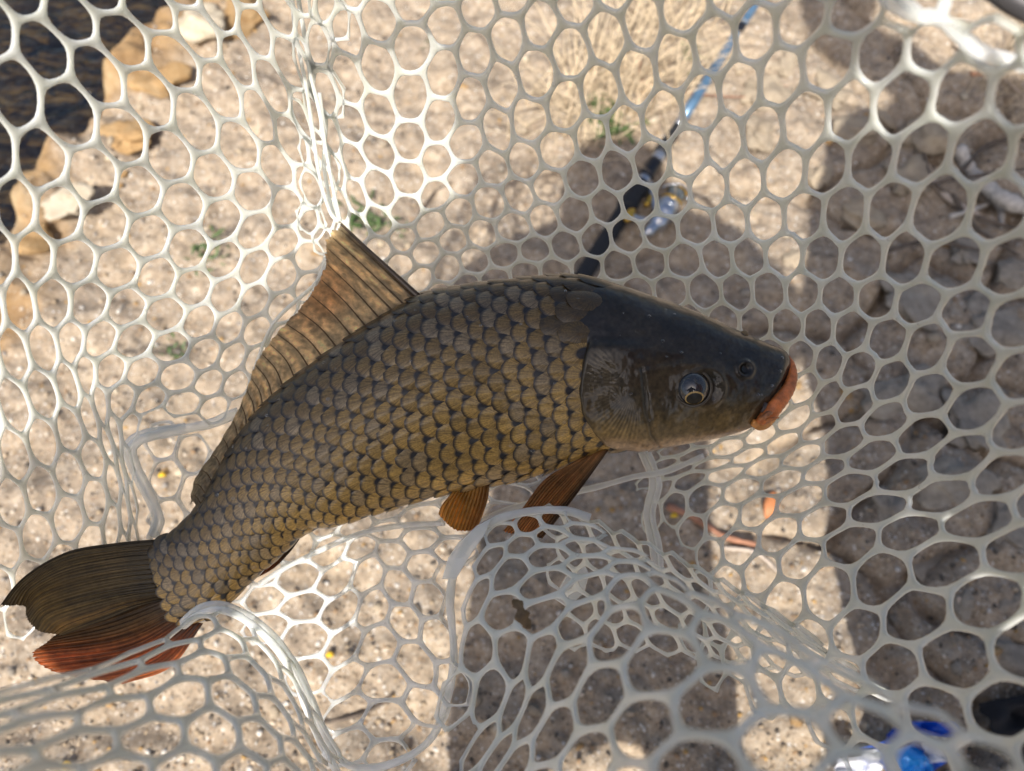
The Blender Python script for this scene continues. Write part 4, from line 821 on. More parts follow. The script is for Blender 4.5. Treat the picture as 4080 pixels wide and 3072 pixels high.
addc(ctrTR, S9, 17, 13, [(1580, 530)]); addc(ctrTR, S9, 18, 12, [(2020, 575), (1715, 625), (1460, 680)]); addc(ctrTR, S9, 19, 12, [(2210, 700), (1870, 765), (1590, 830)]); addc(ctrTR, S9, 20, 13, [(2040, 935), (1740, 990), (1480, 1080)]); addc(ctrTR, S9, 21, 13, [(2240, 1130), (1920, 1180), (1640, 1215)]); addc(ctrTR, S9, 22, 14, [(2130, 1420), (1830, 1420)])
addc(ctrTR, lambda a, b: (a, b), -2, 0, [(2014, 150), (2002, 342), (1984, 516), (1966, 666), (1942, 810), (1918, 936)])
addc(ctrTR, lambda a, b: (a, b), -3, -1, [(1912, 42), (1894, 204), (1876, 396), (1864, 564), (1846, 714), (1831, 840), (1810, 954)])
addc(ctrTR, lambda a, b: (a, b), -4, -1, [(1774, 90), (1765, 288), (1750, 480), (1732, 648), (1729, 780), (1714, 900)])
addc(ctrTR, lambda a, b: (a, b), -5, -2, [(1642, 12), (1642, 180), (1636, 384), (1630, 558), (1630, 708), (1618, 840), (1606, 954)])
addc(ctrTR, lambda a, b: (a, b), -6, -2, [(1510, 84), (1501, 270), (1510, 456), (1510, 612), (1510, 756), (1507, 888)])
addc(ctrTR, lambda a, b: (a, b), -7, -2, [(1378, 120), (1387, 312), (1396, 486), (1408, 636), (1411, 774)])
addc(ctrTR, lambda a, b: (a, b), -8, -2, [(1264, 185), (1294, 384), (1318, 540), (1340, 690)]); addc(ctrTR, lambda a, b: (a, b), -9, -2, [(1205, 250), (1245, 440), (1278, 590), (1310, 730)])
ctrTL = {}
for (k, p) in {(0, 0): (470, 770), (1, 0): (810, 910), (0, 1): (620, 1150), (-1, 1): (250, 1050), (-1, 0): (100, 620), (0, -1): (270, 310), (1, -1): (650, 480), (2, 0): (1130, 1040), (1, 1): (920, 1270), (2, -1): (1000, 650), (1, -2): (460, 100), (2, -2): (800, 250),
               (3, -1): (1300, 805), (3, -2): (1150, 400), (4, -2): (1470, 600), (4, -3): (1330, 230), (3, 0): (1410, 1165), (2, 1): (1210, 1365), (4, -1): (1580, 970), (3, 1): (1470, 1460), (1, 2): (990, 1555), (0, 2): (700, 1500), (-1, 2): (390, 1430), (-2, 2): (100, 1370), (-2, 1): (-40, 1010), (-1, -1): (-60, 170), (5, -3): (1570, 380), (4, 0): (1690, 1270)}.items(): ctrTL[k] = S1(*p)
for (k, p) in {(5, -2): (60, 790), (6, -3): (130, 560), (6, -2): (260, 930), (5, -1): (170, 1110), (7, -3): (390, 780), (7, -4): (260, 410), (6, -4): (30, 200), (7, -5): (180, 80), (6, -1): (400, 1240), (7, -2): (490, 1100), (5, 0): (240, 1390), (4, 1): (30, 1540), (5, 1): (215, 1600), (6, 0): (400, 1500)}.items(): ctrTL[k] = S2(*p)
for (k, p) in {(0, 3): (780, 120), (1, 3): (1040, 180), (2, 3): (1290, 240), (2, 2): (1240, -10), (3, 2): (1480, 60), (3, 3): (1500, 290), (-1, 3): (490, 60), (-2, 3): (215, 40), (0, 4): (840, 370), (-1, 4): (590, 350), (-2, 4): (340, 350), (-3, 4): (130, 360), (1, 4): (1090, 420), (2, 4): (1330, 475), (3, 4): (1525, 510),
               (0, 5): (890, 600), (-1, 5): (660, 590), (-2, 5): (465, 610), (-3, 5): (290, 640), (-4, 5): (90, 690), (1, 5): (1130, 640), (2, 5): (1360, 690), (3, 5): (1540, 710), (0, 6): (950, 800), (-1, 6): (730, 800), (-2, 6): (560, 820), (-3, 6): (450, 890), (-4, 6): (280, 945), (-5, 6): (90, 1030), (1, 6): (1175, 840), (2, 6): (1395, 878), (3, 6): (1560, 880),
               (0, 7): (995, 985), (-1, 7): (800, 1000), (-2, 7): (655, 1020), (-3, 7): (605, 1110), (-4, 7): (460, 1190), (-5, 7): (290, 1270), (-6, 7): (100, 1350), (1, 7): (1215, 1010), (2, 7): (1430, 1050), (0, 8): (1020, 1150), (-1, 8): (850, 1190), (-2, 8): (765, 1220), (-3, 8): (725, 1300), (-4, 8): (620, 1370), (-5, 8): (455, 1480), (-6, 8): (265, 1580), (-4, 9): (760, 1540), (-5, 9): (640, 1660), (-6, 9): (460, 1780), (-7, 9): (240, 1900), (-7, 8): (80, 1680)}.items(): ctrTL[k] = S6(*p)
# distance of the net from the lens, over the picture (4080 px coordinates)
DEP = TPS(np.array([(0, 0), (0, 900), (0, 1800), (0, 2300), (300, 2150), (500, 500), (500, 1500), (1000, 300), (1000, 1200), (1250, 500), (1500, 100), (1500, 900), (2000, 100), (2000, 900), (2500, 100), (2500, 900), (2500, 1300), (3000, 100), (3000, 900), (3000, 1300), (3400, 100), (3400, 900), (3900, 200), (3900, 900), (3400, 1500), (3900, 1500), (3900, 2300), (3200, 1800), (2800, 2000), (3400, 2300), (3900, 2800), (700, 2000), (1700, 1500), (2500, 2300)]) / 1000.,
          np.array([.28, .32, .37, .445, .456, .35, .415, .40, .462, .44, .375, .472, .35, .478, .325, .455, .485, .295, .40, .455, .255, .34, .225, .275, .41, .30, .30, .46, .49, .37, .26, .45, .49, .49])[:, None], 1e-3)
def mapTR(tps):
    def Fm(q):
        p = tps(q); d = np.clip(DEP(p / 1000.)[:, 0], .15, .50); return P(p[:, 0] / K, p[:, 1] / K, d)
    return Fm
def mapD(tps):
    def Fm(q):
        p = tps(q); return P(p[:, 0], p[:, 1], np.clip(p[:, 2], .12, .52))
    return Fm
def hexnet(Fm, cells, NB, half_w, half_h, jit=.045, seed=0, SEG=4, smooth=3, wv=.12):
    cells = np.asarray(cells, float); n = len(cells); c6 = np.stack([cells + (NB[k] + NB[(k + 1) % 6]) / 3 for k in range(6)], 1)
    pts = np.stack([c6[:, k] * (1 - s / SEG) + c6[:, (k + 1) % 6] * (s / SEG) for k in range(6) for s in range(SEG)], 1)   # n x 24 x 2
    M_ = 6 * SEG; fl = pts.reshape(-1, 2); key = np.round(fl * 720).astype(np.int64)
    uniq, inv = np.unique(key, axis=0, return_inverse=True); inv = inv.ravel(); uf = np.zeros((len(uniq), 2)); uf[inv] = fl
    def J(q): return q + jit * np.stack([vnoise(q[:, 0] * 2.3 + 7, q[:, 1] * 2.3, seed), vnoise(q[:, 0] * 2.3, q[:, 1] * 2.3 + 5, seed + 3)], -1) + wv * .25 * np.stack([vnoise(q[:, 0] * 4.9, q[:, 1] * 4.9, seed + 5), vnoise(q[:, 0] * 4.9 + 9, q[:, 1] * 4.9, seed + 8)], -1)
    e = .03; p0 = Fm(J(uf)); pu = Fm(uf + [e, 0]) - Fm(uf - [e, 0]); pv_ = Fm(uf + [0, e]) - Fm(uf - [0, e]); nn = np.cross(pu, pv_); nn /= np.linalg.norm(nn, axis=1)[:, None] + 1e-12
    nn *= np.sign((nn * (CAM - p0)).sum(1))[:, None]
    B = p0[inv].reshape(n, M_, 3); cn = nn[inv].reshape(n, M_, 3).mean(1); cn /= np.linalg.norm(cn, axis=1)[:, None] + 1e-12; cc = B.mean(1)
    ex = np.cross(cn, np.array([.3, 1, .1])); ex /= np.linalg.norm(ex, axis=1)[:, None]; ey = np.cross(cn, ex)
    q2 = np.stack([((B - cc[:, None]) * ex[:, None]).sum(-1), ((B - cc[:, None]) * ey[:, None]).sum(-1)], -1)
    hh = ((B - cc[:, None]) * cn[:, None]).sum(-1)
    x, y = q2[..., 0], q2[..., 1]; area = .5 * (x * np.roll(y, -1, 1) - np.roll(x, -1, 1) * y).sum(1); sg = np.sign(area)
    per = np.linalg.norm(np.roll(q2, -1, 1) - q2, axis=-1).sum(1); inr = 2 * np.abs(area) / per
    wv_ = np.minimum(half_w * (1 + .12 * (hash2(np.arange(n), np.arange(n) * 3, seed) - .5)), .50 * inr)
    tg = np.roll(q2, -1, 1) - np.roll(q2, 1, 1); tg /= np.linalg.norm(tg, axis=-1)[..., None] + 1e-12
    nr_ = np.stack([-tg[..., 1], tg[..., 0]], -1) * sg[:, None, None]; H = q2 + nr_ * wv_[:, None, None]
    for _ in range(smooth): H = .5 * H + .25 * (np.roll(H, 1, 1) + np.roll(H, -1, 1))
    h2 = hh.copy()
    for _ in range(2): h2 = .5 * h2 + .25 * (np.roll(h2, 1, 1) + np.roll(h2, -1, 1))
    hole = cc[:, None] + H[..., :1] * ex[:, None] + H[..., 1:] * ey[:, None] + h2[..., None] * cn[:, None]
    Nn = nn[inv].reshape(n, M_, 3); prof = [(.55, .93), (.86, .58)]
    nu = len(uniq); verts = [p0 + nn * half_h, p0 - nn * half_h]; off = 2 * nu
    idx_t = [inv.reshape(n, M_)]; idx_b = [inv.reshape(n, M_) + nu]
    for a, z in prof:
        r = B * (1 - a) + hole * a
        verts += [(r + Nn * half_h * z).reshape(-1, 3), (r - Nn * half_h * z).reshape(-1, 3)]
        idx_t.append(off + np.arange(n * M_).reshape(n, M_)); idx_b.append(off + n * M_ + np.arange(n * M_).reshape(n, M_)); off += 2 * n * M_
    verts.append(hole.reshape(-1, 3)); hi = off + np.arange(n * M_).reshape(n, M_); idx_t.append(hi); idx_b.append(hi)
    faces = []
    for L_, rev in ((idx_t, False), (idx_b, True)):
        for a, b in zip(L_[:-1], L_[1:]):
            q = np.stack([a, np.roll(a, -1, 1), np.roll(b, -1, 1), b], -1).reshape(-1, 4); faces.append(q[:, ::-1] if rev else q)
    VV, FF = np.vstack(verts), np.vstack(faces); a, b, c = VV[FF[0, 0]], VV[FF[0, 1]], VV[FF[0, 2]]
    if np.cross(b - a, c - a) @ nn[FF[0, 0] % nu] < 0: FF = FF[:, ::-1]
    return VV, FF, cc, p0, nn
def cellset(ctr, flat, NB, maxd, bounds=None, tps=None):
    C0 = np.array([flat(*k) for k in ctr]); ks = np.array(list(ctr)); lo, hi = ks.min(0) - 4, ks.max(0) + 5; out = []
    for i in range(lo[0], hi[0]):
        for j in range(lo[1], hi[1]):
            q = flat(i, j); d = np.sqrt(((C0 - q) ** 2).sum(1).min())
            if d <= maxd: out.append(q)
    out = np.array(out)
    if bounds is not None:
        p = tps(out); out = out[bounds(p)]
    return out
net = empty('landing_net', P(1100, 1000, .50)); tag(net, 'clear rubber landing net with hexagonal mesh holding the carp', 'landing net')
netparts = []; drops = []
k_ = list(ctrTR); tTR = TPS(np.array([flatTR(*k) for k in k_]), np.array([ctrTR[k] for k in k_]), 2e-3)
cs = cellset(ctrTR, flatTR, NB_TR, 2.2, lambda p: ~((p[:, 0] < 1190) | ((p[:, 0] > 3480) & (p[:, 1] < 40)) | ((p[:, 0] - 3480) * .30 - 40 > p[:, 1]) | ((p[:, 1] > 1500) & (p[:, 0] < 2560)) | (p[:, 1] > 3150) | (p[:, 0] > 4700) | ((p[:, 1] > 2150) & (p[:, 0] < 2750))), tTR)
r1 = hexnet(mapTR(tTR), cs, NB_TR, .00128, .00115, .035, 1, wv=.22)
k_ = list(ctrTL); tTL = TPS(np.array([flatTL(*k) for k in k_]), np.array([ctrTL[k] for k in k_]), 2e-3)
cs = cellset(ctrTL, flatTL, NB_TL, 2.2, lambda p: ~((p[:, 0] > 1330) | ((p[:, 1] > 1650) & (p[:, 0] > 560)) | ((p[:, 0] > 950) & (p[:, 1] > 1620)) | (p[:, 1] > 2520) | (p[:, 0] < -420)), tTL)
r2 = hexnet(mapTR(tTL), cs, NB_TL, .00122, .00110, .03, 2)
child('side_mesh', np.vstack([r1[0], r2[0]]), np.vstack([r1[1], r2[1] + len(r1[0])]), net, M_NET)
# bottom panel: thicker, rounder strands
ctrB = {(0, 0): (740, 510), (0, 1): (770, 735), (0, 2): (780, 960), (0, 3): (790, 1200), (0, 4): (790, 1410), (1, 1): (940, 460), (1, 2): (980, 690), (1, 3): (1010, 940), (1, 4): (1045, 1170), (1, 5): (1065, 1440), (2, 1): (1110, 340), (2, 2): (1150, 570), (2, 3): (1200, 800), (2, 4): (1270, 1080), (2, 5): (1340, 1370), (-1, 0): (510, 690), (-1, 1): (540, 905), (-1, -1): (480, 510), (-2, -1): (260, 650), (-2, 0): (250, 830), (-4, -6): (-230, -330), (-5, -6): (-390, -150), (0, -1): (690, 330), (1, 0): (900, 280), (2, 0): (1060, 200), (3, 2): (1290, 420), (3, 3): (1330, 640), (3, 4): (1400, 900), (5, 0): (1900, -60), (8, -1): (2715, -100)}
cB = {k: np.array(S8(*p)) / K for k, p in ctrB.items()}
def dB(x, y): return .486 - .030 * float(sstep(1380, 1640, y)) - .050 * float(sstep(840, 960, x)) * float(sstep(1080, 1250, y))
k_ = list(cB); tB = TPS(np.array([flatTR(*k) for k in k_]), np.array([[*cB[k], dB(*cB[k])] for k in k_]), 1e-3)
def inB(p):
    x, y = p[:, 0], p[:, 1]
    a = (y < 1640) & (poly_sd(x, y, [(380, 1330), (475, 1300), (540, 1335), (600, 1385), (660, 1460), (700, 1560), (740, 1640), (830, 1650), (930, 1590), (975, 1480), (985, 1380), (960, 1280), (985, 1200), (1050, 1130)]) < 6)
    a = (y < 1640) & (a | ((y < 1230) & (x < 1000)))
    b = (x > 300) & (y > 948); return a & b & (x < 1420) & ((x < 1040) | (y < 1090))
cs = cellset(cB, flatTR, NB_TR, 5.0, inB, tB); rB = hexnet(mapD(tB), cs, NB_TR, .00140, .00145, .03, 4, smooth=2)
child('bottom_mesh', rB[0], rB[1], net, M_NETB)
# folded near side, right hand part
FRz = {(0, 0): (1065, 830, .19), (1, 0): (1360, 745, .185), (0, 1): (1110, 590, .215), (-1, 1): (860, 680, .232), (-1, 0): (780, 930, .222), (0, -1): (985, 1070, .172), (1, -1): (1320, 1000, .160), (-2, 1): (630, 810, .268), (-2, 2): (690, 570, .272), (-1, 2): (890, 470, .255), (-3, 2): (510, 710, .30), (-2, 0): (590, 1030, .262), (-3, 1): (455, 960, .298), (-2, 3): (740, 390, .305), (-3, 3): (575, 520, .315),
       (-4, 3): (405, 660, .325), (-4, 2): (385, 870, .325), (-5, 4): (322, 640, .338), (-5, 5): (255, 500, .352), (-4, 4): (405, 500, .338), (-6, 5): (165, 620, .358), (-6, 6): (175, 440, .368), (-6, 4): (235, 800, .345), (-5, 3): (315, 850, .335), (-7, 5): (95, 830, .36), (-4, 5): (430, 385, .352), (-3, 4): (600, 400, .332), (-4, 6): (435, 285, .365), (-3, 5): (595, 315, .346), (-2, 4): (745, 325, .325), (-5, 6): (295, 345, .368), (-5, 7): (335, 245, .378), (-4, 7): (450, 205, .376), (-3, 6): (585, 250, .358), (-4, 8): (460, 148, .386), (-3, 7): (570, 196, .370), (-5, 8): (372, 165, .387), (-6, 7): (225, 290, .380), (-6, 8): (268, 200, .388), (-2, 5): (725, 280, .340), (-1, 3): (890, 392, .285), (0, 2): (1030, 470, .245), (1, 1): (1250, 575, .205),
       (2, -1): (1650, 900, .158), (2, 0): (1600, 790, .175), (3, -1): (1850, 910, .160), (3, -2): (1840, 1060, .142), (2, -2): (1590, 1130, .145), (1, -2): (1290, 1230, .142), (0, -2): (930, 1290, .155), (-1, -1): (740, 1180, .20), (4, -2): (2080, 1040, .145), (-3, 0): (380, 1180, .29), (-4, 1): (300, 1080, .318), (-5, 2): (250, 1030, .330), (-6, 3): (190, 1000, .340), (-2, -1): (500, 1280, .245)}
FRc = {k: (928.7 + .5802 * a, 1036.6 + .5802 * b, d) for k, (a, b, d) in FRz.items()}
k_ = list(FRc); tFR = TPS(np.array([flatTL(*k) for k in k_]), np.array([FRc[k] for k in k_]), 2e-3)
cs = cellset(FRc, flatTL, NB_TL, .6, lambda p: (p[:, 1] < 1950), tFR); rF = hexnet(mapD(tFR), cs, NB_TL, .00130, .00110, .03, 5)
# the layer behind that fold, which runs back down to the bottom of the bag
BKq, BKy = [], []
for a in range(6):
    for b in range(4):
        zx, zy = 455 + a * 200 + b * (25 + 14 * a), 150 + a * 92 + b * (150 - 16 * a) - 18 * a * (5 - a) * .4
        BKq.append((a * 2.1, b * 1.25)); BKy.append((928.7 + .5802 * zx, 1036.6 + .5802 * zy, .405 + .018 * b - .012 * a))
tBK = TPS(np.array(BKq), np.array(BKy), 1e-3)
cs = np.array([flatTL(p, q) for p in range(-6, 16) for q in range(-1, 8)]); cs = cs[(cs[:, 0] > -.2) & (cs[:, 0] < 10.2) & (cs[:, 1] > -.2) & (cs[:, 1] < 3.7)]
rK = hexnet(mapD(tBK), cs, NB_TL, .00125, .00115, .05, 9)
# folded near side, left hand part
FLg = [[(-80, 1500, 0.22), (-80, 1600, 0.17), (-80, 1760, 0.125)], [(125, 1453, 0.262), (105, 1545, 0.202), (70, 1740, 0.147)], [(250, 1413, 0.314), (225, 1520, 0.239), (165, 1740, 0.169)], [(350, 1363, 0.36), (335, 1490, 0.265), (275, 1740, 0.185)], [(425, 1316, 0.39), (425, 1460, 0.285), (375, 1740, 0.195)], [(475, 1309, 0.402), (495, 1468, 0.298), (470, 1740, 0.205)], [(540, 1338, 0.412), (566, 1498, 0.315), (560, 1740, 0.227)], [(600, 1383, 0.42), (618, 1538, 0.332), (625, 1740, 0.25)], [(650, 1458, 0.428), (664, 1596, 0.352), (678, 1745, 0.277)], [(692, 1548, 0.434), (702, 1646, 0.38), (716, 1750, 0.31)]]
qs, ys = [], []
for a, row in enumerate(FLg):
    for b, (x, y, d) in enumerate(row): qs.append((a * .70 - b * .5, b * 3.0)); ys.append((x, y, d))
tFL = TPS(np.array(qs), np.array(ys), 2e-3)
cs = np.array([flatTL(p, q) for p in range(-10, 16) for q in range(0, 12)]); cs = cs[(cs[:, 0] + .17 * cs[:, 1] > -.4) & (cs[:, 0] + .17 * cs[:, 1] < 6.5) & (cs[:, 1] > .2) & (cs[:, 1] < 6.2)]
rL = hexnet(mapD(tFL), cs, NB_TL, .00125, .00110, .035, 6)
child('front_mesh', np.vstack([rF[0], rL[0], rK[0]]), np.vstack([rF[1], rL[1] + len(rF[0]), rK[1] + len(rF[0]) + len(rL[0])]), net, M_NET)
# seam cords
def cord(name, pts, r, mt, n=70, flat=.75):
    q = catmull(np.array(pts, float), n); w3 = P(q[:, 0], q[:, 1], q[:, 2]); rr = r * (1 + .04 * np.sin(np.arange(n) * .9) + .08 * np.sin(np.arange(n) * .31)); v, f = tube(w3, rr, 10, flat, nrm=NV); return child(name, v, f, net, mt)
cord('seam_cord', [(395, 1345, .400), (430, 1316, .396), (475, 1306, .396), (530, 1328, .400), (590, 1375, .408), (640, 1440, .418), (672, 1510, .426), (700, 1580, .432), (735, 1640, .436), (790, 1660, .436), (870, 1640, .432), (935, 1590, .428), (968, 1500, .425), (980, 1420, .422), (975, 1340, .418), (972, 1290, .412), (985, 1220, .404), (1020, 1160, .398), (1080, 1120, .394), (1160, 1103, .390), (1225, 1104, .388), (1275, 1120, .386)], .0024, M_NETB, 150, .8)
cord('seam_cord', [(395, 1352, .394), (432, 1326, .390), (478, 1317, .388), (535, 1342, .392), (588, 1390, .400), (632, 1455, .410), (662, 1530, .418), (690, 1600, .424), (730, 1670, .428)], .0022, M_NETB, 90)
cord('seam_cord', [(330, 1160, .470), (344, 1125, .472), (332, 1084, .472), (312, 1046, .470), (293, 1003, .468), (284, 971, .466), (302, 951, .466), (342, 938, .468), (390, 928, .470), (455, 915, .474), (515, 890, .478)], .0034, M_NETB, 90, .45)
cord('seam_cord', [(322, 1165, .474), (334, 1125, .476), (322, 1084, .476), (301, 1046, .474), (280, 1003, .472), (271, 968, .470), (292, 942, .470), (342, 929, .472), (400, 920, .474)], .0022, M_NETB, 80, .6)
cord('seam_cord', [(1388, 975, .486), (1402, 1010, .484), (1412, 1050, .482), (1398, 1110, .482), (1412, 1180, .480), (1418, 1240, .476)], .0030, M_NETB, 60, .45)
cord('seam_cord', [(1400, 978, .484), (1414, 1010, .482), (1424, 1050, .480), (1410, 1112, .480), (1424, 1180, .478), (1430, 1240, .474)], .0020, M_NETB, 60, .6)
cord('seam_cord', [(1030, 1130, .440), (1100, 1100, .452), (1190, 1075, .462), (1290, 1052, .470), (1370, 1030, .474), (1440, 1018, .476), (1520, 985, .478)], .0020, M_NETB, 60, .6)
cord('seam_cord', [(560, 1262, .478), (620, 1225, .478), (700, 1185, .476), (780, 1152, .47), (870, 1135, .462), (960, 1130, .45)], .0018, M_NETB, 60)
# strands of the folded pleat above the dorsal fin
for i, p in enumerate([[(640, -30, .37), (655, 60, .39), (668, 150, .405), (690, 240, .415), (705, 330, .425), (722, 420, .432), (735, 478, .436)], [(628, -30, .385), (640, 80, .40), (660, 180, .412), (675, 280, .425), (690, 380, .432), (712, 455, .436), (732, 480, .436)], [(690, 200, .425), (700, 290, .435), (700, 360, .44), (712, 430, .442), (722, 470, .44)], [(745, 490, .442), (705, 560, .45), (665, 650, .455), (610, 720, .462), (560, 800, .466), (545, 870, .468)], [(735, 482, .442), (690, 600, .452), (590, 700, .460), (540, 830, .468)]]):
    cord('pleat_strand', p, .0012, M_NET, 50, .8)
# moulded tabs
def tab(pts, d, th=.0016):
    q = np.array([P(x, y, dd) for (x, y), dd in zip(pts, d)]); n = len(q); c = q.mean(0); rings = [q * .94 + c * .06 + NV * th, q + NV * th * .4, q - NV * th * .6]
    v = np.vstack(rings); f = [tuple(range(n))] + [tuple(x) for x in grid_faces(3, n, True)] + [tuple(2 * n + k for k in reversed(range(n)))]; return child('moulded_tab', v, f, net, M_NETB, smooth=False)
tab([(955, 1250), (968, 1205), (990, 1172), (1030, 1135), (1062, 1118), (1050, 1150), (1012, 1205), (984, 1252)], [.402, .400, .398, .395, .393, .393, .396, .400])
tab([(1196, 1292), (1222, 1246), (1262, 1216), (1272, 1240), (1262, 1280), (1226, 1312)], [.462] * 6)
# rim cord and frame
cord('rim_cord', [(1870, -60, .230), (1930, 10, .229), (1985, 34, .227), (2030, 40, .226), (2075, 78, .224), (2115, 110, .223), (2170, 128, .222), (2240, 145, .220)], .0026, M_NETB, 70, .6)
cord('rim_cord', [(2030, 36, .226), (2042, 5, .225), (2050, -30, .224)], .0022, M_NETB, 20, .6); cord('rim_cord', [(1905, -60, .229), (1940, -10, .228), (1985, 28, .227)], .0022, M_NETB, 20, .6)
hp = catmull(np.array([(4052, 8, .220), (3500, -330, .21), (2000, -620, .20), (600, -620, .19), (-700, -300, .18), (-1100, 1200, .17), (-800, 3100, .16), (800, 4100, .155), (2500, 4200, .155), (4400, 3900, .165), (5200, 2500, .19), (4700, 420, .212)], float), 160, True)
v, f = tube(P(hp[:, 0] / K, hp[:, 1] / K, hp[:, 2]), .0040, 12, closed=True, nrm=NV); child('frame', v, f, net, M_HOOP)
a = P(2100 / K, 4180 / K, .155); b = a - UP * .22 + NV * .02 - RT * .02; v, f = tube(np.array([a + (b - a) * t for t in np.linspace(0, 1, 8)]), .012, 14); child('handle', v, f, net, M_BLACK)
# water drops clinging to the mesh
bm = bmesh.new(); bmesh.ops.create_icosphere(bm, subdivisions=2, radius=1); dv_ = np.array([v.co[:] for v in bm.verts]); df_ = np.array([[v.index for v in f.verts] for f in bm.faces]); bm.free()
DV, DF, kk = [], [], 0
for r_, cnt in ((r1, 110), (r2, 130), (rB, 90), (rF, 20)):
    ii = rng.choice(len(r_[3]), cnt)
    for i in ii:
        rr = rng.uniform(.0005, .0013); DV.append(dv_ * rr * np.array([1, 1, .8]) + r_[3][i] + r_[4][i] * .0013 + rng.normal(0, .0006, 3)); DF.append(df_ + kk); kk += len(dv_)
o = child('water_drops', np.vstack(DV), np.vstack(DF), net, M_DROP); o['kind'] = 'stuff'
q = catmull(np.array([(1108, 1296, .318), (1122, 1310, .314), (1130, 1335, .312), (1146, 1358, .312)], float), 14); v, f = tube(P(q[:, 0], q[:, 1], q[:, 2]), .0026 * np.array([.3, .7, .8, 1.1, .9, .6, .7, 1.2, 1.5, 1.1, .8, 1.0, .7, .2]), 8, .35)
c = v.mean(0); o = obj('leaf_scrap', mesh('leaf_scrap', v - c, f), None, M_DEBRIS); o.location = c; tag(o, 'wet brown scrap of leaf caught on the near fold of the net', 'leaf')

# ------------------------------------------------------------------ the two anglers who stand with their backs to the sun (out of view, posed for the shadows they cast on fish and bank)
def cast(x, y, z): return G(x, y) + SUN * z / SUN[2]
def clothes(name, top, legs, head):
    m, n, l = mat(name); o_ = n.new('ShaderNodeOutputMaterial'); b = node(n, 'ShaderNodeBsdfPrincipled', Roughness=0.85); l.new(b.outputs[0], o_.inputs[0])
    tc = n.new('ShaderNodeTexCoord'); sp3 = n.new('ShaderNodeSeparateXYZ'); l.new(tc.outputs['Object'], sp3.inputs[0]); dv3 = node(n, 'ShaderNodeMath', operation='DIVIDE'); l.new(sp3.outputs[2], dv3.inputs[0]); dv3.inputs[1].default_value = 2.0
    r = ramp(n, [(0, (.03, .025, .02)), (.06, legs), (.46, top), (.69, head)], 'CONSTANT'); l.new(dv3.outputs[0], r.inputs[0]); l.new(r.outputs[0], b.inputs['Base Color'])
    nz_ = node(n, 'ShaderNodeTexNoise', Scale=18.0, Detail=4.0); l.new(tc.outputs['Object'], nz_.inputs['Vector']); bp = node(n, 'ShaderNodeBump', Strength=0.5, Distance=0.02); l.new(nz_.outputs[0], bp.inputs['Height']); l.new(bp.outputs[0], b.inputs['Normal']); return m
M_JACKET = clothes('dark_jacket_and_jeans', (0.05, 0.06, 0.08), (0.06, 0.08, 0.12), (0.05, 0.06, 0.08)); M_SHIRT = clothes('red_shirt_and_trousers', (0.30, 0.10, 0.08), (0.09, 0.085, 0.07), (0.34, 0.20, 0.14))
def person(root_loc, joints, edges, mt, label):
    me = bpy.data.meshes.new('body'); names = list(joints); c = np.array(root_loc)
    me.from_pydata([tuple(np.array(joints[k][0]) - c) for k in names], [(names.index(a), names.index(b)) for a, b in edges], [])
    root = empty('person', root_loc); o = obj('body', me, root, mt)
    sk = o.modifiers.new('skin', 'SKIN'); sk.use_smooth_shade = True; sb = o.modifiers.new('sub', 'SUBSURF'); sb.levels = 1; sb.render_levels = 2
    lay = me.skin_vertices[0].data if me.skin_vertices else None
    if lay is None: me.attributes.new('skin', 'FLOAT', 'POINT')
    for i, k in enumerate(names):
        r = joints[k][1]; lay[i].radius = (r, r) if np.isscalar(r) else r
    lay[names.index('pelvis')].use_root = True
    tag(root, label, 'person'); return root
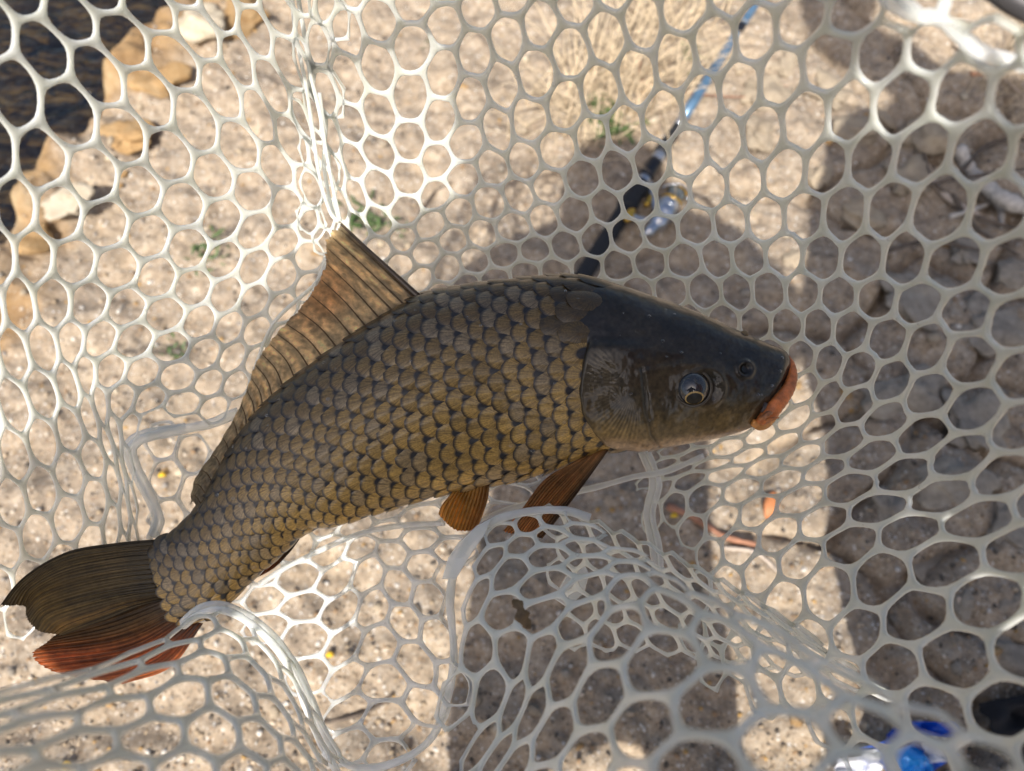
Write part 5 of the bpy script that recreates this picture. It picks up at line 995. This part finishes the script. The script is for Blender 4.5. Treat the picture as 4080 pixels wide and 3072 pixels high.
def stance(head, shl, shr, pel, fl, fr, handl, handr, elbl=None, shadow_hood=1.0):
    head, shl, shr, pel, fl, fr = map(np.array, (head, shl, shr, pel, fl, fr)); neck = (shl + shr) / 2 + np.array([0, 0, .05]); chest = (shl + shr) / 2 - np.array([0, 0, .12]); ax_ = (shr - shl) / np.linalg.norm(shr - shl)
    hl, hr = pel - ax_ * .10 - np.array([0, 0, .04]), pel + ax_ * .10 - np.array([0, 0, .04])
    J = {'pelvis': (pel, (.16, .12)), 'waist': ((pel + chest) / 2, (.15, .11)), 'chest': (chest, (.18, .12)), 'neck': (neck, .062 * shadow_hood ** 3), 'jaw': (head - np.array([0, 0, .07]), (.072 * shadow_hood, .078 * shadow_hood)), 'head': (head + np.array([0, 0, .02]), (.088 * shadow_hood, .095 * shadow_hood)), 'crown': (head + np.array([0, 0, .10]), (.070 * shadow_hood, .075 * shadow_hood)),
         'shl': (shl, .068), 'shr': (shr, .068), 'hl': (hl, .098), 'hr': (hr, .098)}
    E_ = [('pelvis', 'waist'), ('waist', 'chest'), ('chest', 'neck'), ('neck', 'jaw'), ('jaw', 'head'), ('head', 'crown'), ('chest', 'shl'), ('chest', 'shr'), ('pelvis', 'hl'), ('pelvis', 'hr')]
    for s, sh, hd in (('l', shl, handl), ('r', shr, handr)):
        hd = np.array(hd); el = (sh + hd) / 2 + np.array([(-.07 if s == 'l' else .07), -.05, -.07]); 
        if s == 'l' and elbl is not None: el = np.array(elbl)
        J['el' + s] = (el, .048 if elbl is None else .075); J['wr' + s] = (hd, .033); d = (hd - el) / np.linalg.norm(hd - el)
        J['palm' + s] = (hd + d * .07, (.040, .022)); E_ += [('sh' + s, 'el' + s), ('el' + s, 'wr' + s), ('wr' + s, 'palm' + s)]
        pn = np.cross(d, [0, 0, 1]); pn /= np.linalg.norm(pn)
        for k in range(5):
            b_ = hd + d * (.085 if k < 4 else .03) + pn * (.026 - .017 * k if k < 4 else .034); t1 = b_ + d * .03 + (pn * .02 if k == 4 else 0); t2 = t1 + d * .022 - np.array([0, 0, .015])
            J[f'f{s}{k}a'] = (t1, .009); J[f'f{s}{k}b'] = (t2, .008); E_ += [('palm' + s, f'f{s}{k}a'), (f'f{s}{k}a', f'f{s}{k}b')]
    for s, h, ft in (('l', hl, fl), ('r', hr, fr)):
        kn = (h + ft) / 2 + np.array([0, .05, 0]); J['kn' + s] = (kn, .062); J['an' + s] = (ft + np.array([0, 0, .06]), .042); J['toe' + s] = (ft + np.array([0, .16, .0]), (.045, .032)); E_ += [('h' + s, 'kn' + s), ('kn' + s, 'an' + s), ('an' + s, 'toe' + s)]
    return J, E_
J, E_ = stance(cast(1325, 425, 1.48), cast(1085, 600, 1.30), cast(1545, 535, 1.30), cast(1290, 1340, .88), cast(1010, 2120, .04), cast(1590, 2100, .04), (-.22, -.22, 1.02), (.20, -.20, 1.04), cast(850, 830, 1.12), 1.26)  # left elbow pushed out and hood swollen to widen the cast shadow
person((float(J['pelvis'][0][0]), float(J['pelvis'][0][1]), 0), J, E_, M_JACKET, 'photographer in dark jacket standing over the net with back to the sun')
J, E_ = stance(cast(1795, 40, 1.56), cast(1840, 300, 1.34), cast(2230, 220, 1.34), cast(2020, 1000, .88), cast(2095, 2250, .04), cast(2150, 2280, .04), cast(1850, 1000, .86), cast(2350, 950, .86))
person((float(J['pelvis'][0][0]), float(J['pelvis'][0][1]), 0), J, E_, M_SHIRT, 'second angler in red shirt and drab trousers standing right of the net')
